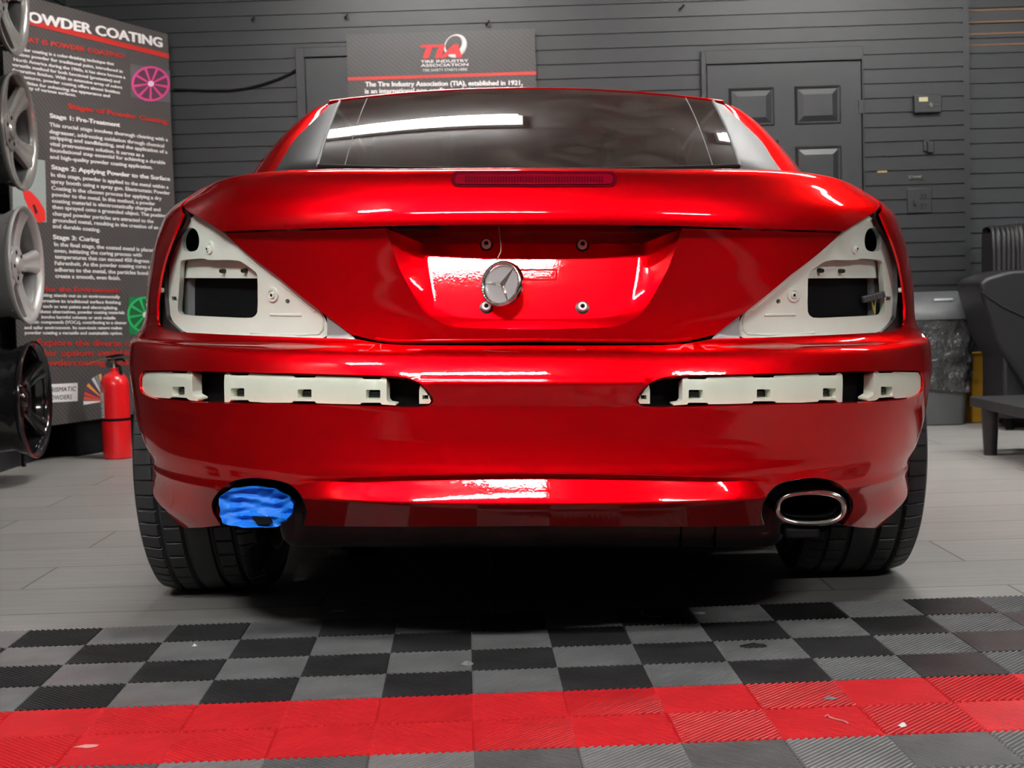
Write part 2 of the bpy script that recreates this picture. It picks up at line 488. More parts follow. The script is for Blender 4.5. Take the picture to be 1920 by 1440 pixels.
def floor_material():
    m = bpy.data.materials.new('grey_wood_look_tile'); m.use_nodes = True; nt = m.node_tree; b = nt.nodes['Principled BSDF']; L = nt.links.new
    tc = nt.nodes.new('ShaderNodeTexCoord'); mp = nt.nodes.new('ShaderNodeMapping')
    mp.inputs['Location'].default_value = (0.02, -0.27, 0); mp.inputs['Rotation'].default_value = (0, 0, -0.012)
    L(tc.outputs['Object'], mp.inputs[0])
    br = nt.nodes.new('ShaderNodeTexBrick'); br.offset = 0.34; br.offset_frequency = 2; br.squash = 1
    br.inputs['Scale'].default_value = 1; br.inputs['Brick Width'].default_value = 1.2; br.inputs['Row Height'].default_value = 0.305
    br.inputs['Mortar Size'].default_value = 0.0035; br.inputs['Mortar Smooth'].default_value = 0.2; br.inputs['Bias'].default_value = 0
    br.inputs['Color1'].default_value = (0.25, 0.245, 0.232, 1); br.inputs['Color2'].default_value = (0.29, 0.285, 0.272, 1); br.inputs['Mortar'].default_value = (0.10, 0.098, 0.094, 1)
    L(mp.outputs[0], br.inputs['Vector'])
    m2 = nt.nodes.new('ShaderNodeMapping'); m2.inputs['Scale'].default_value = (1.6, 26, 1); L(tc.outputs['Object'], m2.inputs[0])
    n = nt.nodes.new('ShaderNodeTexNoise'); n.inputs['Scale'].default_value = 1.6; n.inputs['Detail'].default_value = 7; n.inputs['Roughness'].default_value = .65; L(m2.outputs[0], n.inputs['Vector'])
    r = nt.nodes.new('ShaderNodeMapRange'); r.inputs['From Min'].default_value = .3; r.inputs['From Max'].default_value = .72; r.inputs['To Min'].default_value = .80; r.inputs['To Max'].default_value = 1.14
    L(n.outputs['Fac'], r.inputs['Value'])
    mx = nt.nodes.new('ShaderNodeMix'); mx.data_type = 'RGBA'; mx.blend_type = 'MULTIPLY'; mx.inputs['Factor'].default_value = 1
    L(br.outputs['Color'], mx.inputs['A']); L(r.outputs[0], mx.inputs['B']); L(mx.outputs['Result'], b.inputs['Base Color'])
    r2 = nt.nodes.new('ShaderNodeMapRange'); r2.inputs['To Min'].default_value = .40; r2.inputs['To Max'].default_value = .55; L(n.outputs['Fac'], r2.inputs['Value']); L(r2.outputs[0], b.inputs['Roughness'])
    bp = nt.nodes.new('ShaderNodeBump'); bp.inputs['Strength'].default_value = .15; bp.inputs['Distance'].default_value = .002; L(n.outputs['Fac'], bp.inputs['Height']); L(bp.outputs[0], b.inputs['Normal'])
    return m

RX0, RX1, RY0, RY1 = -2.32, 4.6, -6.0, 8.6
struct('floor', MB().box((RX0 - .2, RY0, -.1), (RX1, RY1, 0)), floor_material(), loc=(0, 0, 0))
struct('ceiling', MB().box((RX0 - .2, RY0, CEIL), (RX1, RY1, CEIL + .1)), M_CEILM)
struct('wall_front', MB().box((RX0 - .2, RY0 - .1, 0), (RX1, RY0, CEIL)), M_ROOMW)
struct('wall_right', MB().box((RX1, RY0, 0), (RX1 + .1, RY1, CEIL)), M_ROOMW)

def slat_wall(name, p0, along, normal, length, m, z0, pitch, z_top=CEIL, groove=.009, depth=.009, extra=None):
    """boards with dark grooves: profile (depth, z) swept along the wall; normal points into the room"""
    prof = []
    z = z0
    while z > -pitch: z -= pitch
    prof.append((0, 0))
    while z < z_top + pitch:
        a, b = z - groove / 2, z + groove / 2
        for q in ((0, a), (-depth, a), (-depth, b), (0, b)):
            if 0 < q[1] < z_top: prof.append(q)
        z += pitch
    prof.append((0, z_top)); prof.append((-.06, z_top)); prof.append((-.06, 0))
    p0 = Vector(p0); along = Vector(along); normal = Vector(normal)
    P = [p0 + normal * d + Vector((0, 0, z)) for d, z in prof]
    n = len(P)
    mb = MB(); mb.add(P + [p + along * length for p in P], [((i + 1) % n, i, n + i, n + (i + 1) % n) for i in range(n)] )
    mb.add(P, [tuple(range(n))]); mb.add([p + along * length for p in P], [tuple(range(n - 1, -1, -1))])
    return struct(name, mb, m, smooth=20)

cor = onwall(1815.5, 400); cor.z = 0                      # right end of the back wall
lw = Vector(WP) + WE * (RX0 / WE.x)
zl = onwall(1660, 102.5).z
slat_wall('wall_back', lw, WE, -WN, (cor - lw).dot(WE), M_WALL, zl, .0762)
# the recessed stretch of wall further right
rw = cor + WN * .12 + WE * -.08
zr = hit(1860, 297.5, np.array(rw), WN).z
slat_wall('wall_right_back', rw, WE, -WN, 2.9, M_WALLR, zr, .0795)
struct('trim_1', MB().box((-.02, 0, 0), (.012, .13, CEIL), M=Matrix.Translation((cor.x, cor.y, 0)) @ Matrix.Rotation(-math.radians(1.1), 4, 'Z')), M_WALL)
slat_wall('wall_left', (RX0, RY0, 0), (0, 1, 0), (1, 0, 0), RY1 - RY0, M_WALL, zl, .0762)
mb = MB()
for v in (19.5, 42, 64, 85):
    p = hit(1830, v, np.array(rw), WN)
    a = Vector((rw.x + .03, rw.y, p.z)) - WN * .0005
    mb.box((0, -.004, -.0042), (2.6, .0, .0042), M=Matrix.Translation(a) @ Matrix.Rotation(-math.radians(1.1), 4, 'Z'))
struct('trim_2', mb, M_BROWN)
struct('baseboard_left', MB().box((RX0, 3.5, 0), (RX0 + .05, 7.7, .11)), M_WALL)

def wallM(p): return Matrix.Translation(p) @ Matrix.Rotation(-math.radians(1.1), 4, 'Z')      # local x along wall, y into the wall, z up

# door on the right of the back wall (structure), local coordinates from its top-left corner
def wl(u, v):
    q = onwall(u, v) - Vector(WP); return q.dot(WE), q.z
d0 = wl(1324, 123); d1 = wl(1612, 117)
x0, x1, zt = d0[0], d1[0], (d0[1] + d1[1]) / 2
DM = wallM((WP[0], WP[1], 0))
mb = MB(); mb.box((x0, -.028, .005), (x1, .02, zt), M=DM)
door = struct('door_1', mb, M_WALL, bevel=.003)
wd = x1 - x0
cols = [(wl(1365, 200)[0], wl(1450, 200)[0]), (wl(1488, 200)[0], wl(1574, 200)[0])]
r1 = (wl(1410, 166)[1], wl(1410, 238)[1]); r2z = wl(1530, 275)[1]
rows_ = [r1, (r2z, r2z - .62), (r2z - .74, r2z - 1.28)]
for ca, cb in cols:
    for ra, rb in rows_:
        if rb < .06: rb = .08
        m_ = MB()
        # sunken moulding ring and raised field
        def rectpts(i, y): return [(ca + i, y, rb + i), (cb - i, y, rb + i), (cb - i, y, ra - i), (ca + i, y, ra - i)]
        rings = [rectpts(0, -.0285), rectpts(.006, -.036), rectpts(.016, -.030), rectpts(.045, -.040)]
        vv = [DM @ Vector(q) for rg in rings for q in rg]
        ff = [(k * 4 + i, k * 4 + (i + 1) % 4, k * 4 + 4 + (i + 1) % 4, k * 4 + 4 + i) for k in range(3) for i in range(4)] + [(12, 13, 14, 15)]
        m_.add(vv, ff)
        o = obj('door_panel', m_, M_WALL, door, smooth=10)
obj('peephole', MB().lathe([(.006, 0), (.009, .004), (.005, .005)], 16, M=axisM(onwall(1457, 266, .029), -WN)), M_BLACK, door, label='small black peephole')
ph = onwall(1614, 200, .03)
obj('hinge', MB().box((-.012, -.006, -.035), (.012, .006, .035), M=wallM(ph)), M_WALL, door)
mb = MB()
fx0, fx1, fzt = wl(1316, 240)[0], wl(1618, 240)[0], wl(1460, 93)[1]
mb.box((fx0, -.034, 0), (x0 - .004, .01, fzt), M=DM); mb.box((x1 + .004, -.034, 0), (fx1, .01, fzt), M=DM); mb.box((x0 - .004, -.034, zt + .006), (x1 + .004, .01, fzt), M=DM)
struct('trim_3', mb, M_WALL, bevel=.002)
# plain flush door behind the middle banner
px0, px1, pzt = wl(574, 150)[0], wl(574, 150)[0] + .86, wl(620, 109)[1]
d2 = struct('door_2', MB().box((px0, -.012, .005), (px1, .02, pzt), M=DM), M_WALL, bevel=.002)
mb = MB(); mb.box((px0 - .05, -.022, 0), (px0 - .004, .01, pzt + .055), M=DM); mb.box((px1 + .004, -.022, 0), (px1 + .05, .01, pzt + .055), M=DM); mb.box((px0 - .004, -.022, pzt + .006), (px1 + .004, .01, pzt + .055), M=DM)
struct('trim_4', mb, M_WALL, bevel=.002)

# ceiling lamps
for i, (fx, fyy, pw, hl) in enumerate(FIXTURES):
    tube_m = mat('lamp_tube_glow', (1, 1, 1), emit=((1.0, 0.985, 0.95), TUBE * pw))
    fm = Matrix.Translation((fx, fyy, CEIL))
    lamp = empty('ceiling_lamp', fm, 'long fluorescent ceiling fixture out of the picture', 'ceiling lamp', 'fluorescent ceiling lamps')
    obj('lamp_body', MB().box((-hl - .02, -.095, -.05), (hl + .02, .095, -.001), M=fm), M_LAMPB, lamp, bevel=.006)
    for k in range(4):
        yy = -.0675 + k * .045
        obj('tube', MB().tube([fm @ Vector((-hl + .01, yy, -.068)), fm @ Vector((hl - .01, yy, -.068))], .016, 10), tube_m, lamp)

# ================================================================== CAR
car = empty('car', CAR_M @ Matrix.Translation((0, 3.58, 0)), 'bright red metallic hardtop car seen from behind, tail lamps and bumper strips removed', 'car')
RYW, RR, TW = 3.58, .325, .247        # rear axle distance, tyre radius, tyre width
def arch(z): return RYW - math.sqrt(max(.366 ** 2 - (z - .325) ** 2, 0))

cut = [(568, 985), (575, 964), (571, 942), (560, 922), (541, 907), (510, 899), (474, 896), (440, 901), (418, 914), (402, 932), (397, 946), (399, 960), (406, 973), (414, 985)]
def cr2(pts, k=3):
    P = [np.array(p, float) for p in pts]; P = [2 * P[0] - P[1]] + P + [2 * P[-1] - P[-2]]; o = []
    for i in range(1, len(P) - 2):
        for j in range(k):
            t = j / k; a, b, c, d = P[i - 1:i + 3]
            o.append(tuple(.5 * (2 * b + (c - a) * t + (2 * a - 5 * b + 4 * c - d) * t * t + (3 * b - a - 3 * c + d) * t ** 3)))
    return o + [tuple(P[-2])]
low = lift([(1000, 986), (800, 987), (650, 987)] + cr2(cut) + [(380, 989), (346, 990), (333, 982), (311, 956), (288, 928)])
archp = [(-a_of_y(arch(z), z), z) for z in (.30, .34, .38, .43, .48, .53, .57, .60)]
topb = lift([(296.5, 610.5), (303, 617), (330, 622), (420, 627), (520, 631), (613, 634), (663, 635), (690, 640), (720, 645), (760, 647), (880, 648), (1000, 648)])
bump_out = both(centre(low + archp + topb))
strip_px = [(264, 735), (261, 722), (261, 709), (265, 698), (275, 694), (400, 696), (560, 700), (700, 703), (740, 705), (765, 708), (782, 715), (797, 727), (808, 740), (813, 750), (809, 758), (797, 763), (760, 764), (700, 763), (560, 759), (400, 756), (300, 750), (275, 743)]
strip = lift(chaikin(strip_px, 1))
def gline(d):
    out = []
    for a in np.linspace(-.345, .345, 90):
        x = float(B(a, .38, base=True)[0]); out.append((a, .387 - .017 * (x / .4) ** 2 + d))
    return out
bumper = patch('rear_bumper', B, bump_out, [strip, mirror(strip)], M_RED, car, da=.022, dt=.006, flange=.018, tlines=(.3405, .342, .552, .556, .606), lines=[gline(d) for d in (-.006, -.003, -.0015, -.0003, .001, .0025, .004, .0053, .0075)])

# black sheet standing for the shade behind the strip openings and the pale clip carriers in them
def carrier_set(side, sg):
    big = [(-1.0, .45), (-1.0, .60), (-.10, .60), (-.10, .45)]
    patch('strip_dark_sheet', BO(.055, -.03), side(big), [], M_BLACK, car, flange=0)
    def car_part(px, slots, label=None, name='clip_carrier', dY=.011, dW=-.003, fl=.022):
        s = BO(dY, dW)
        return patch(name, s, side(lift(px, s, 'c%.3f' % dY)), [side(lift(h, s, 'c%.3f' % dY)) for h in slots], M_WHITE2, car, da=.02, dt=.01, flange=fl)
    def notch(u0, u1, vt, d): return [(u0, vt), (u0 + 3, vt + d), (u1 - 3, vt + d), (u1, vt)]
    c1 = car_part([(270, 741), (267, 730), (267, 706), (272, 698)] + notch(322, 352, 696.5, 3) + [(359, 697), (361, 700), (361, 741), (372, 747), (371, 752), (358, 751)] + [(353, 749), (350, 746), (322, 744), (318, 747), (290, 745)],
             [rrect(323, 346, 725, 742, 2, 2)])
    v2 = [(421, 754), (421, 703), (426, 699)] + notch(431, 468, 700, 4) + [(500, 702)] + notch(550, 593, 704, 4) + [(620, 705.5)] + notch(678, 716, 707, 4) + [(723, 708), (725, 711), (725, 750), (729, 755), (742, 757), (742, 760)] + [(716, 758.5), (713, 755), (678, 755), (675, 758), (620, 757), (593, 756), (590, 752.5), (550, 752), (547, 755), (500, 755), (468, 753), (465, 750), (433, 750), (430, 754)]
    c2 = car_part(v2, [rrect(433, 458, 728, 746, 2, 2), rrect(558, 584, 730, 747, 2, 2), rrect(686, 713, 731, 748.5, 2, 2)])
    c3 = car_part([(786, 757), (786, 732), (788, 722), (797, 733), (805, 745), (808, 752), (805, 757)], [rrect(792, 803, 741, 749, 1, 2)])
    # clips showing in the slots
    for u0, u1, v0, v1, pr in ((323, 346, 725, 742, c1), (433, 458, 728, 746, c2), (558, 584, 730, 747, c2), (686, 713, 731, 748.5, c2)):
        s = BO(.030, -.012)
        for k in (0.34, 0.68):
            vm = v0 + (v1 - v0) * k
            patch('clip', s, side(lift(rrect(u0 - 2, u1 + 2, vm - 2.4, vm + 2.4, 1, 2), s, 'clip')), [], M_GASKET, pr, flange=.006)
two(carrier_set)

# trunk lid: upper skin with overhanging lip
lip = lift([(1000, 421), (860, 421.5), (720, 424), (600, 428), (500, 431), (440, 432.5), (415, 433), (380, 411), (343, 384)])
deck_side = [(-a_of_x(.70, t), t) for t in (fz and [lip[-1][1] + (T_END - lip[-1][1]) * k for k in (.25, .5, .75)])] + [(-a_of_x(.665, T_END), T_END)]
lid_half = centre(lip + deck_side + [(0, T_END)])
lid = patch('trunk_lid', B, both(lid_half), [], M_RED, car, da=.025, dt=.008, flange=.03, tlines=(.836, .84, .844))
# lower face of the lid with the number plate recess
REC_O = [(723, 428), (748, 502), (781, 563), (792, 580), (807, 594.5), (836, 609), (878, 614.8), (1002, 617.5)]
REC_I = [(795, 457), (806, 528), (818, 565), (826, 578), (837, 588), (856, 594), (894, 597.3), (1002, 598.5)]
lw_ = lift([(1000, 640), (760, 642.5), (735, 642), (700, 637), (658, 627), (612, 592), (515, 514), (421, 437), (500, 435), (600, 432), (723, 428)], BL, 'BL', trange=(.5, .848))
rec_out = lift(REC_O, BL, 'BL', trange=(.5, .848))
lowface = centre(lw_ + rec_out[1:])
low_lid = patch('lid_lower_panel', BL, both(lowface), [], M_RED, lid, da=.025, dt=.008, flange=.02, tlines=(.624, .627, .630, .633))
hem = lift([(1000, 638.5), (760, 641), (735, 640.5), (700, 635.5)], BL, 'BL', trange=(.5, .848)); hem[0] = (0, hem[0][1])
hem = [BL(a + (b - a) * k / 8, t + (u_ - t) * k / 8) for (a, t), (b, u_) in zip(hem[:-1], hem[1:]) for k in range(8)]
hem = [q * np.array((-1, 1, 1)) for q in reversed(hem[1:])] + hem
obj('lid_hem', MB().tube(cmul(hem), .0038, 10), M_RED, low_lid)
# recess walls: loft from the outline to the tilted floor
def cr(pts, k=8):
    P = [np.array(p, float) for p in pts]; P = [2 * P[0] - P[1]] + P + [2 * P[-1] - P[-2]]; out = []
    for i in range(1, len(P) - 2):
        for j in range(k):
            t = j / k; a, b, c, d = P[i - 1:i + 3]
            out.append(.5 * (2 * b + (c - a) * t + (2 * a - 5 * b + 4 * c - d) * t * t + (3 * b - a - 3 * c + d) * t ** 3))
    return out + [P[-2]]
po = np.array([BL(a, t) for a, t in rec_out]); po[-1][0] = 0
FLN = np.array((0, 1, -.2905)); FLP = (0, 2.700, .803)
pi_ = np.array([chit(u, v, FLP, FLN) for u, v in REC_I]); pi_[-1][0] = 0
po = np.array(cr(po, 6)); pi_ = np.array(cr(pi_, 6))
mir = np.array((-1, 1, 1))
po = np.concatenate((po, po[::-1][1:] * mir)); pi_ = np.concatenate((pi_, pi_[::-1][1:] * mir))
rings = []
for s, d in ((0, 0), (.12, .16), (.3, .40), (.55, .70), (.75, .88), (.86, .955), (.93, .985), (1, 1)):
    q = po + (pi_ - po) * s
    q[:, 1] = po[:, 1] + (pi_[:, 1] - po[:, 1]) * d
    rings.append(q)
n = len(po); mb = MB()
mb.add(c2w(np.concatenate(rings)), [(k * n + i, k * n + (i + 1) % n, (k + 1) * n + (i + 1) % n, (k + 1) * n + i) for k in range(len(rings) - 1) for i in range(n - 1)])
cen_ = pi_.mean(0); in2 = pi_ + (cen_ - pi_) * .04
mb.add(c2w(np.concatenate((pi_, in2))), [(i, (i + 1) % n, n + (i + 1) % n, n + i) for i in range(n)])
mb.add(c2w(in2), [tuple(range(n))])
edge_ = np.array([r_[0] for r_ in rings] + [r_[-1] for r_ in reversed(rings)])
p1 = edge_.copy(); p1[:, 1] = 2.80
p2 = p1.copy(); p2[:, 2] = .850
p3 = p2.copy(); p3[:, 1] = 2.625
mb.grid([[Vector(x) for x in c2w(r_)] for r_ in (edge_, p1, p2, p3)])
recess = obj('plate_recess', mb, M_RED, lid, smooth=32)
fl_n = Vector((0, -1, -.31)).normalized(); fl_n = Vector((0, -1, .31)).normalized()
def floor_pt(u, v): return Vector(chit(u, v, FLP, FLN))
CARR = CAR_M.to_3x3()
def stud(name, p, nrm, r, h, parent, m=M_WHITE, washer=None, hole=True):
    """round stud or nut standing on a surface; p, nrm in car frame"""
    Mx = axisM(CAR_M @ Vector(p), CARR @ Vector(nrm))
    if washer: obj(name + '_washer', MB().lathe([(washer, -.002), (washer, .001), (washer * .8, .002), (0, .002)], 24, M=Mx), M_GASKET if washer > r * 1.1 and m is M_STUD else m, parent)
    o = obj(name, MB().lathe([(r, -.004), (r, h * .6), (r * .85, h), (r * .42, h), (r * .42, h * .2), (0, h * .2)], 20, M=Mx), m, parent)
    if hole: obj('hole', MB().lathe([(r * .45, h * 1.0), (r * .3, h * 1.03), (0, h * 1.03)], 14, M=Mx), M_BLACK, o)
    return o
for u, v in ((912, 458), (1092, 459), (912, 575), (1092, 575.5)):
    stud('plate_stud', floor_pt(u, v + 1), (0, -1, .31), .0092, .010, lid, M_STUD, washer=.0125)
# embossed rectangle on the recess floor
mb = MB()
def seg(pa, pb, r): mb.tube([CAR_M @ Vector(pa), CAR_M @ Vector(pb)], r, 8)
q = [floor_pt(u, v) for u, v in ((964, 506), (1043, 506), (1043, 524.5), (964, 524.5))]
for i in range(4): seg(q[i], q[(i + 1) % 4], .0016)
obj('embossed_frame', mb, M_RED, lid)
# number plate lamps under the lip
for ua, ub in ((735, 828), (1180, 1275)):
    a = Vector(chit(ua, 427, (0, 2.63, 0), (0, 1, 0))); b = Vector(chit(ub, 427, (0, 2.63, 0), (0, 1, 0)))
    c = (a + b) / 2; L = (b - a).length / 2
    pts = [(-L, 0), (-L * .75, -.004), (L * .75, -.004), (L, 0), (L * .8, .004), (-L * .8, .004)]
    M_ = CAR_M @ Matrix.Translation((c.x, 2.632, .8285))
    obj('plate_lamp', MB().prism(pts, 0, .030, M=M_), M_SAIL, lid, smooth=20, bevel=.002)

# third brake lamp on the lid
def lamp_surf(dy):
    def f(a, t):
        P = B(a, t, base=True); z0 = .905
        ref = B(a, np.full_like(np.asarray(a, float), .906) if np.ndim(a) else .906, base=True)
        y = ref[..., 1] + dy + (P[..., 2] - ref[..., 2]) * .55
        return np.stack((P[..., 0], y, P[..., 2]), -1)
    return f
bz = lamp_surf(-.002)
def slot(u0, u1, v0, v1):      # rounded slot outline, left half from top centre round to bottom centre
    r = (v1 - v0) / 2; vc = (v0 + v1) / 2
    return [((u0 + u1) / 2, v0 - 1)] + [(u0 + (u1 - u0) * k, v0 + (1 - k * 2) * 0.0) for k in (.35, .2, .08)] + [(u0 + r * .9 - r * .9 * math.sin(math.radians(x)), vc - r * math.cos(math.radians(x))) for x in range(15, 180, 15)] + [(u0 + (u1 - u0) * k, v1) for k in (.08, .2, .35)] + [((u0 + u1) / 2, v1 + .5)]
def lift_slot(surf, key, *a): return both(centre(lift(slot(*a), surf, key, arange=(-.5, .02), trange=(.84, None))))
s1 = lift_slot(bz, 'bz', 845, 1161, 321, 350)
blamp = patch('brake_lamp', bz, s1, [], M_REDLENS, lid, da=.02, dt=.006, flange=.05, fdir=(0, -1, 0))
lz = lamp_surf(-.0045)
s2 = lift_slot(lz, 'lz', 853, 1153, 326.5, 345)
lens = patch('brake_lens', lz, s2, [], M_LED, blamp, da=.02, dt=.006, flange=.003)
for k in range(24):
    u = 872 + k * 5.4
    lz2 = lamp_surf(-.0055)
    ch = lift([(u, 330.5), (u + 3.4, 330.5), (u + 3.4, 341), (u, 341)], lz2, 'lz2', arange=(-.5, .02), trange=(.84, None))
    for sd in (lambda c: c, mirror):
        patch('lamp_segment', lz2, sd(ch), [], M_REDLENS, lens, flange=.001, bstep=.02)

# quarter panels / body sides
def body_side(side, sg):
    edge = lift([(343, 400), (335, 419), (327, 438), (316, 466), (309, 487), (301, 521), (296, 555), (294, 575), (294, 597), (297, 609)])
    par = [(-a_of_y(3.345, .605), .605)]
    th = [math.radians(x) for x in range(128, -18, -8)]
    ar = []
    for x in th:
        z = .325 + .366 * math.sin(x); y = RYW + .366 * math.cos(x)
        ar.append((-a_of_y(y, z), z))
    sill = [(-(1 + (3.98 - 3.5) / 2.7), .205), (-(1 + (5.74 - 3.5) / 2.7), .205)]
    top = [(-(1 + (5.74 - 3.5) / 2.7), T_END), (-1.0, T_END), (-a_of_x(.668, T_END), T_END)] + [(-a_of_x(.703, t), t) for _, t in reversed(deck_side[:-1])]
    corner = lift([(339, 384)])
    patch('body_side', B, side(edge + par + ar + sill + top + corner), [], M_RED, car, da=.03, dt=.012, flange=.005)
two(body_side)

# tail lamp seats: pale sheet metal with cut-outs
def lamp_seat(side, sg):
    H = BO(.042, -.020); key = 'H'
    L = lambda px: side(lift(px, H, key))
    # black sheet painted as the shade inside the body
    bk = BO(.10, -.05)
    patch('lamp_dark_sheet', bk, side([(-1.0, .60), (-1.0, .92), (-.72, .92), (-.26, .70), (-.24, .60)]), [], M_BLACK, car, flange=0)
    g = BO(.022, -.016)
    patch('lamp_gasket', g, side(lift([(346, 388), (330, 425), (318, 452), (305, 487), (298, 520), (291, 560), (290, 600), (300, 622), (345, 626), (312, 596), (309, 560), (311, 494), (323, 459), (344, 424), (356, 400)], g, 'g')), [], M_GASKET, car, flange=.01)
    oval = [(345, 434), (350, 428), (359, 426.5), (367, 430), (372, 439), (374, 452), (372, 465), (366, 471), (354, 472), (344, 470), (340, 460), (340.5, 446)]
    win = [(338, 491), (343, 487), (383, 484), (389, 488), (446, 487), (462, 497), (480, 510), (483, 518), (483.5, 582), (480, 591), (470, 597), (400, 594), (340, 591), (334, 586), (333, 576), (336, 540)]
    slot_ = [(322, 556), (330, 556), (332, 563), (322, 563)]
    dot = [(539 + 4.2 * math.cos(k * PI / 5), 565 + 4.6 * math.sin(k * PI / 5)) for k in range(10)]
    out = [(354, 402), (343, 424), (332, 442), (321, 459), (313, 478), (310, 494), (309, 530), (310, 563), (318, 590), (336, 624), (420, 632), (520, 639), (612, 642), (614, 594), (566, 550), (500, 497), (440, 450), (400, 423), (378, 409)]
    seat = patch('lamp_seat', H, L(chaikin(out, 1)), [L(chaikin(oval)), L(chaikin(win, 1)), L(slot_), L(dot)], M_WHITE, car, da=.016, dt=.012, flange=.02, fdir=(.25 * sg, -.97, 0))
    # set-back upper strip in the big opening
    h2 = BO(.066, -.035)
    patch('seat_inset', h2, side(lift([(333, 478), (330, 521), (490, 522), (486, 505), (450, 480)], h2, 'h2')), [], M_WHITE, seat, da=.016, dt=.012, flange=.02)
    patch('seat_side_wall', BO(.074, -.042), side(lift([(333, 495), (326, 606), (350, 606), (356, 495)], BO(.074, -.042), 'h3')), [], M_GREYPL, seat, flange=.03)
    # end bracket toward the middle
    e = BO(.026, -.01)
    patch('lamp_bracket', e, side(lift([(612, 590), (612, 636), (668, 639), (655, 622)], e, 'e')), [], M_GREYPL, car, flange=.01)
    def st(px, surf, k, r, h, m=M_WHITE, w=None):
        (a, t), = side(lift([px], surf, k))
        p = surf(a, t); nn = normals_of(surf, np.array([a]), np.array([t]))[0]
        stud('seat_stud', p, nn, r, h, seat, m, washer=w)
    st((392, 467), H, key, .006, .006, w=None); st((512, 553), H, key, .0068, .006)
    st((303, 544), BO(.012, -.008), 'sb', .0055, .005)
    st((422, 508), h2, 'h2', .0042, .012, M_STEEL); st((462, 507), h2, 'h2', .0045, .012, M_STEEL)
    # raised dimples, the pressed ridge and the seam
    def bump_disc(px, r, hh):
        (a, t), = side(lift([px], H, key)); p = H(a, t); nn = normals_of(H, np.array([a]), np.array([t]))[0]
        obj('pressed_ring', MB().lathe([(r, -.001), (r * .9, hh), (r * .55, hh), (r * .45, hh * .3), (0, hh * .3)], 28, M=axisM(CAR_M @ Vector(p), CARR @ Vector(nn))), M_WHITE, seat)
    bump_disc((394, 464), .014, .003); bump_disc((511, 552), .0155, .0035)
    def ridge(name, pxs, r):
        mb = MB(); mb.tube([CAR_M @ Vector(H(*p)) for p in side(lift(pxs, H, key))], r, 8); obj(name, mb, M_WHITE, seat)
    ridge('pressed_ridge', [(507, 590), (535, 590.5), (566, 591)], .0028)
    ridge('edge_bead', [(585, 566), (600, 584), (606, 600), (605, 618), (598, 626), (560, 628), (470, 624)], .0028)
    ridge('edge_bead', [(360, 410), (400, 434), (470, 488), (540, 543), (590, 584)], .0022)
two(lamp_seat)
# things seen through the lamp openings: a cable loop on the left, a plug with wires on the right
cb = [chit(u, v, (0, 3.05, 0), (0, 1, 0)) for u, v in ((425, 597), (427, 577), (435, 563), (448, 559), (461, 566), (472, 580), (480, 597))]
obj('cable_loop', MB().tube(cmul(cb), .0085, 10), mat('grey_cable', (.16, .16, .165), .4), car)
Mp = CAR_M @ Matrix.Translation(chit(1637, 557, (0, 2.98, 0), (0, 1, 0))) @ Matrix.Rotation(-.25, 4, 'Y')
plug = obj('plug', MB().box((-.024, -.01, -.007), (.024, .012, .007), M=Mp), mat('plug_grey', (.06, .06, .062), .5), car, bevel=.002)
for k in range(7):
    obj('plug_tooth', MB().box((-.022 + k * .0066, -.013, -.004), (-.019 + k * .0066, -.009, .004), M=Mp), M_STEEL, plug)
wm = mat('yellow_wire', (.45, .38, .10), .5)
obj('wire', MB().tube(cmul([chit(1633, 562, (0, 2.985, 0), (0, 1, 0)), chit(1637, 575, (0, 2.99, 0), (0, 1, 0)), chit(1640, 590, (0, 3.0, 0), (0, 1, 0))]), .0022, 6), wm, plug)
obj('wire', MB().tube(cmul([chit(1642, 560, (0, 2.985, 0), (0, 1, 0)), chit(1640, 574, (0, 2.99, 0), (0, 1, 0)), chit(1640, 590, (0, 3.0, 0), (0, 1, 0))]), .0022, 6), wm, plug)

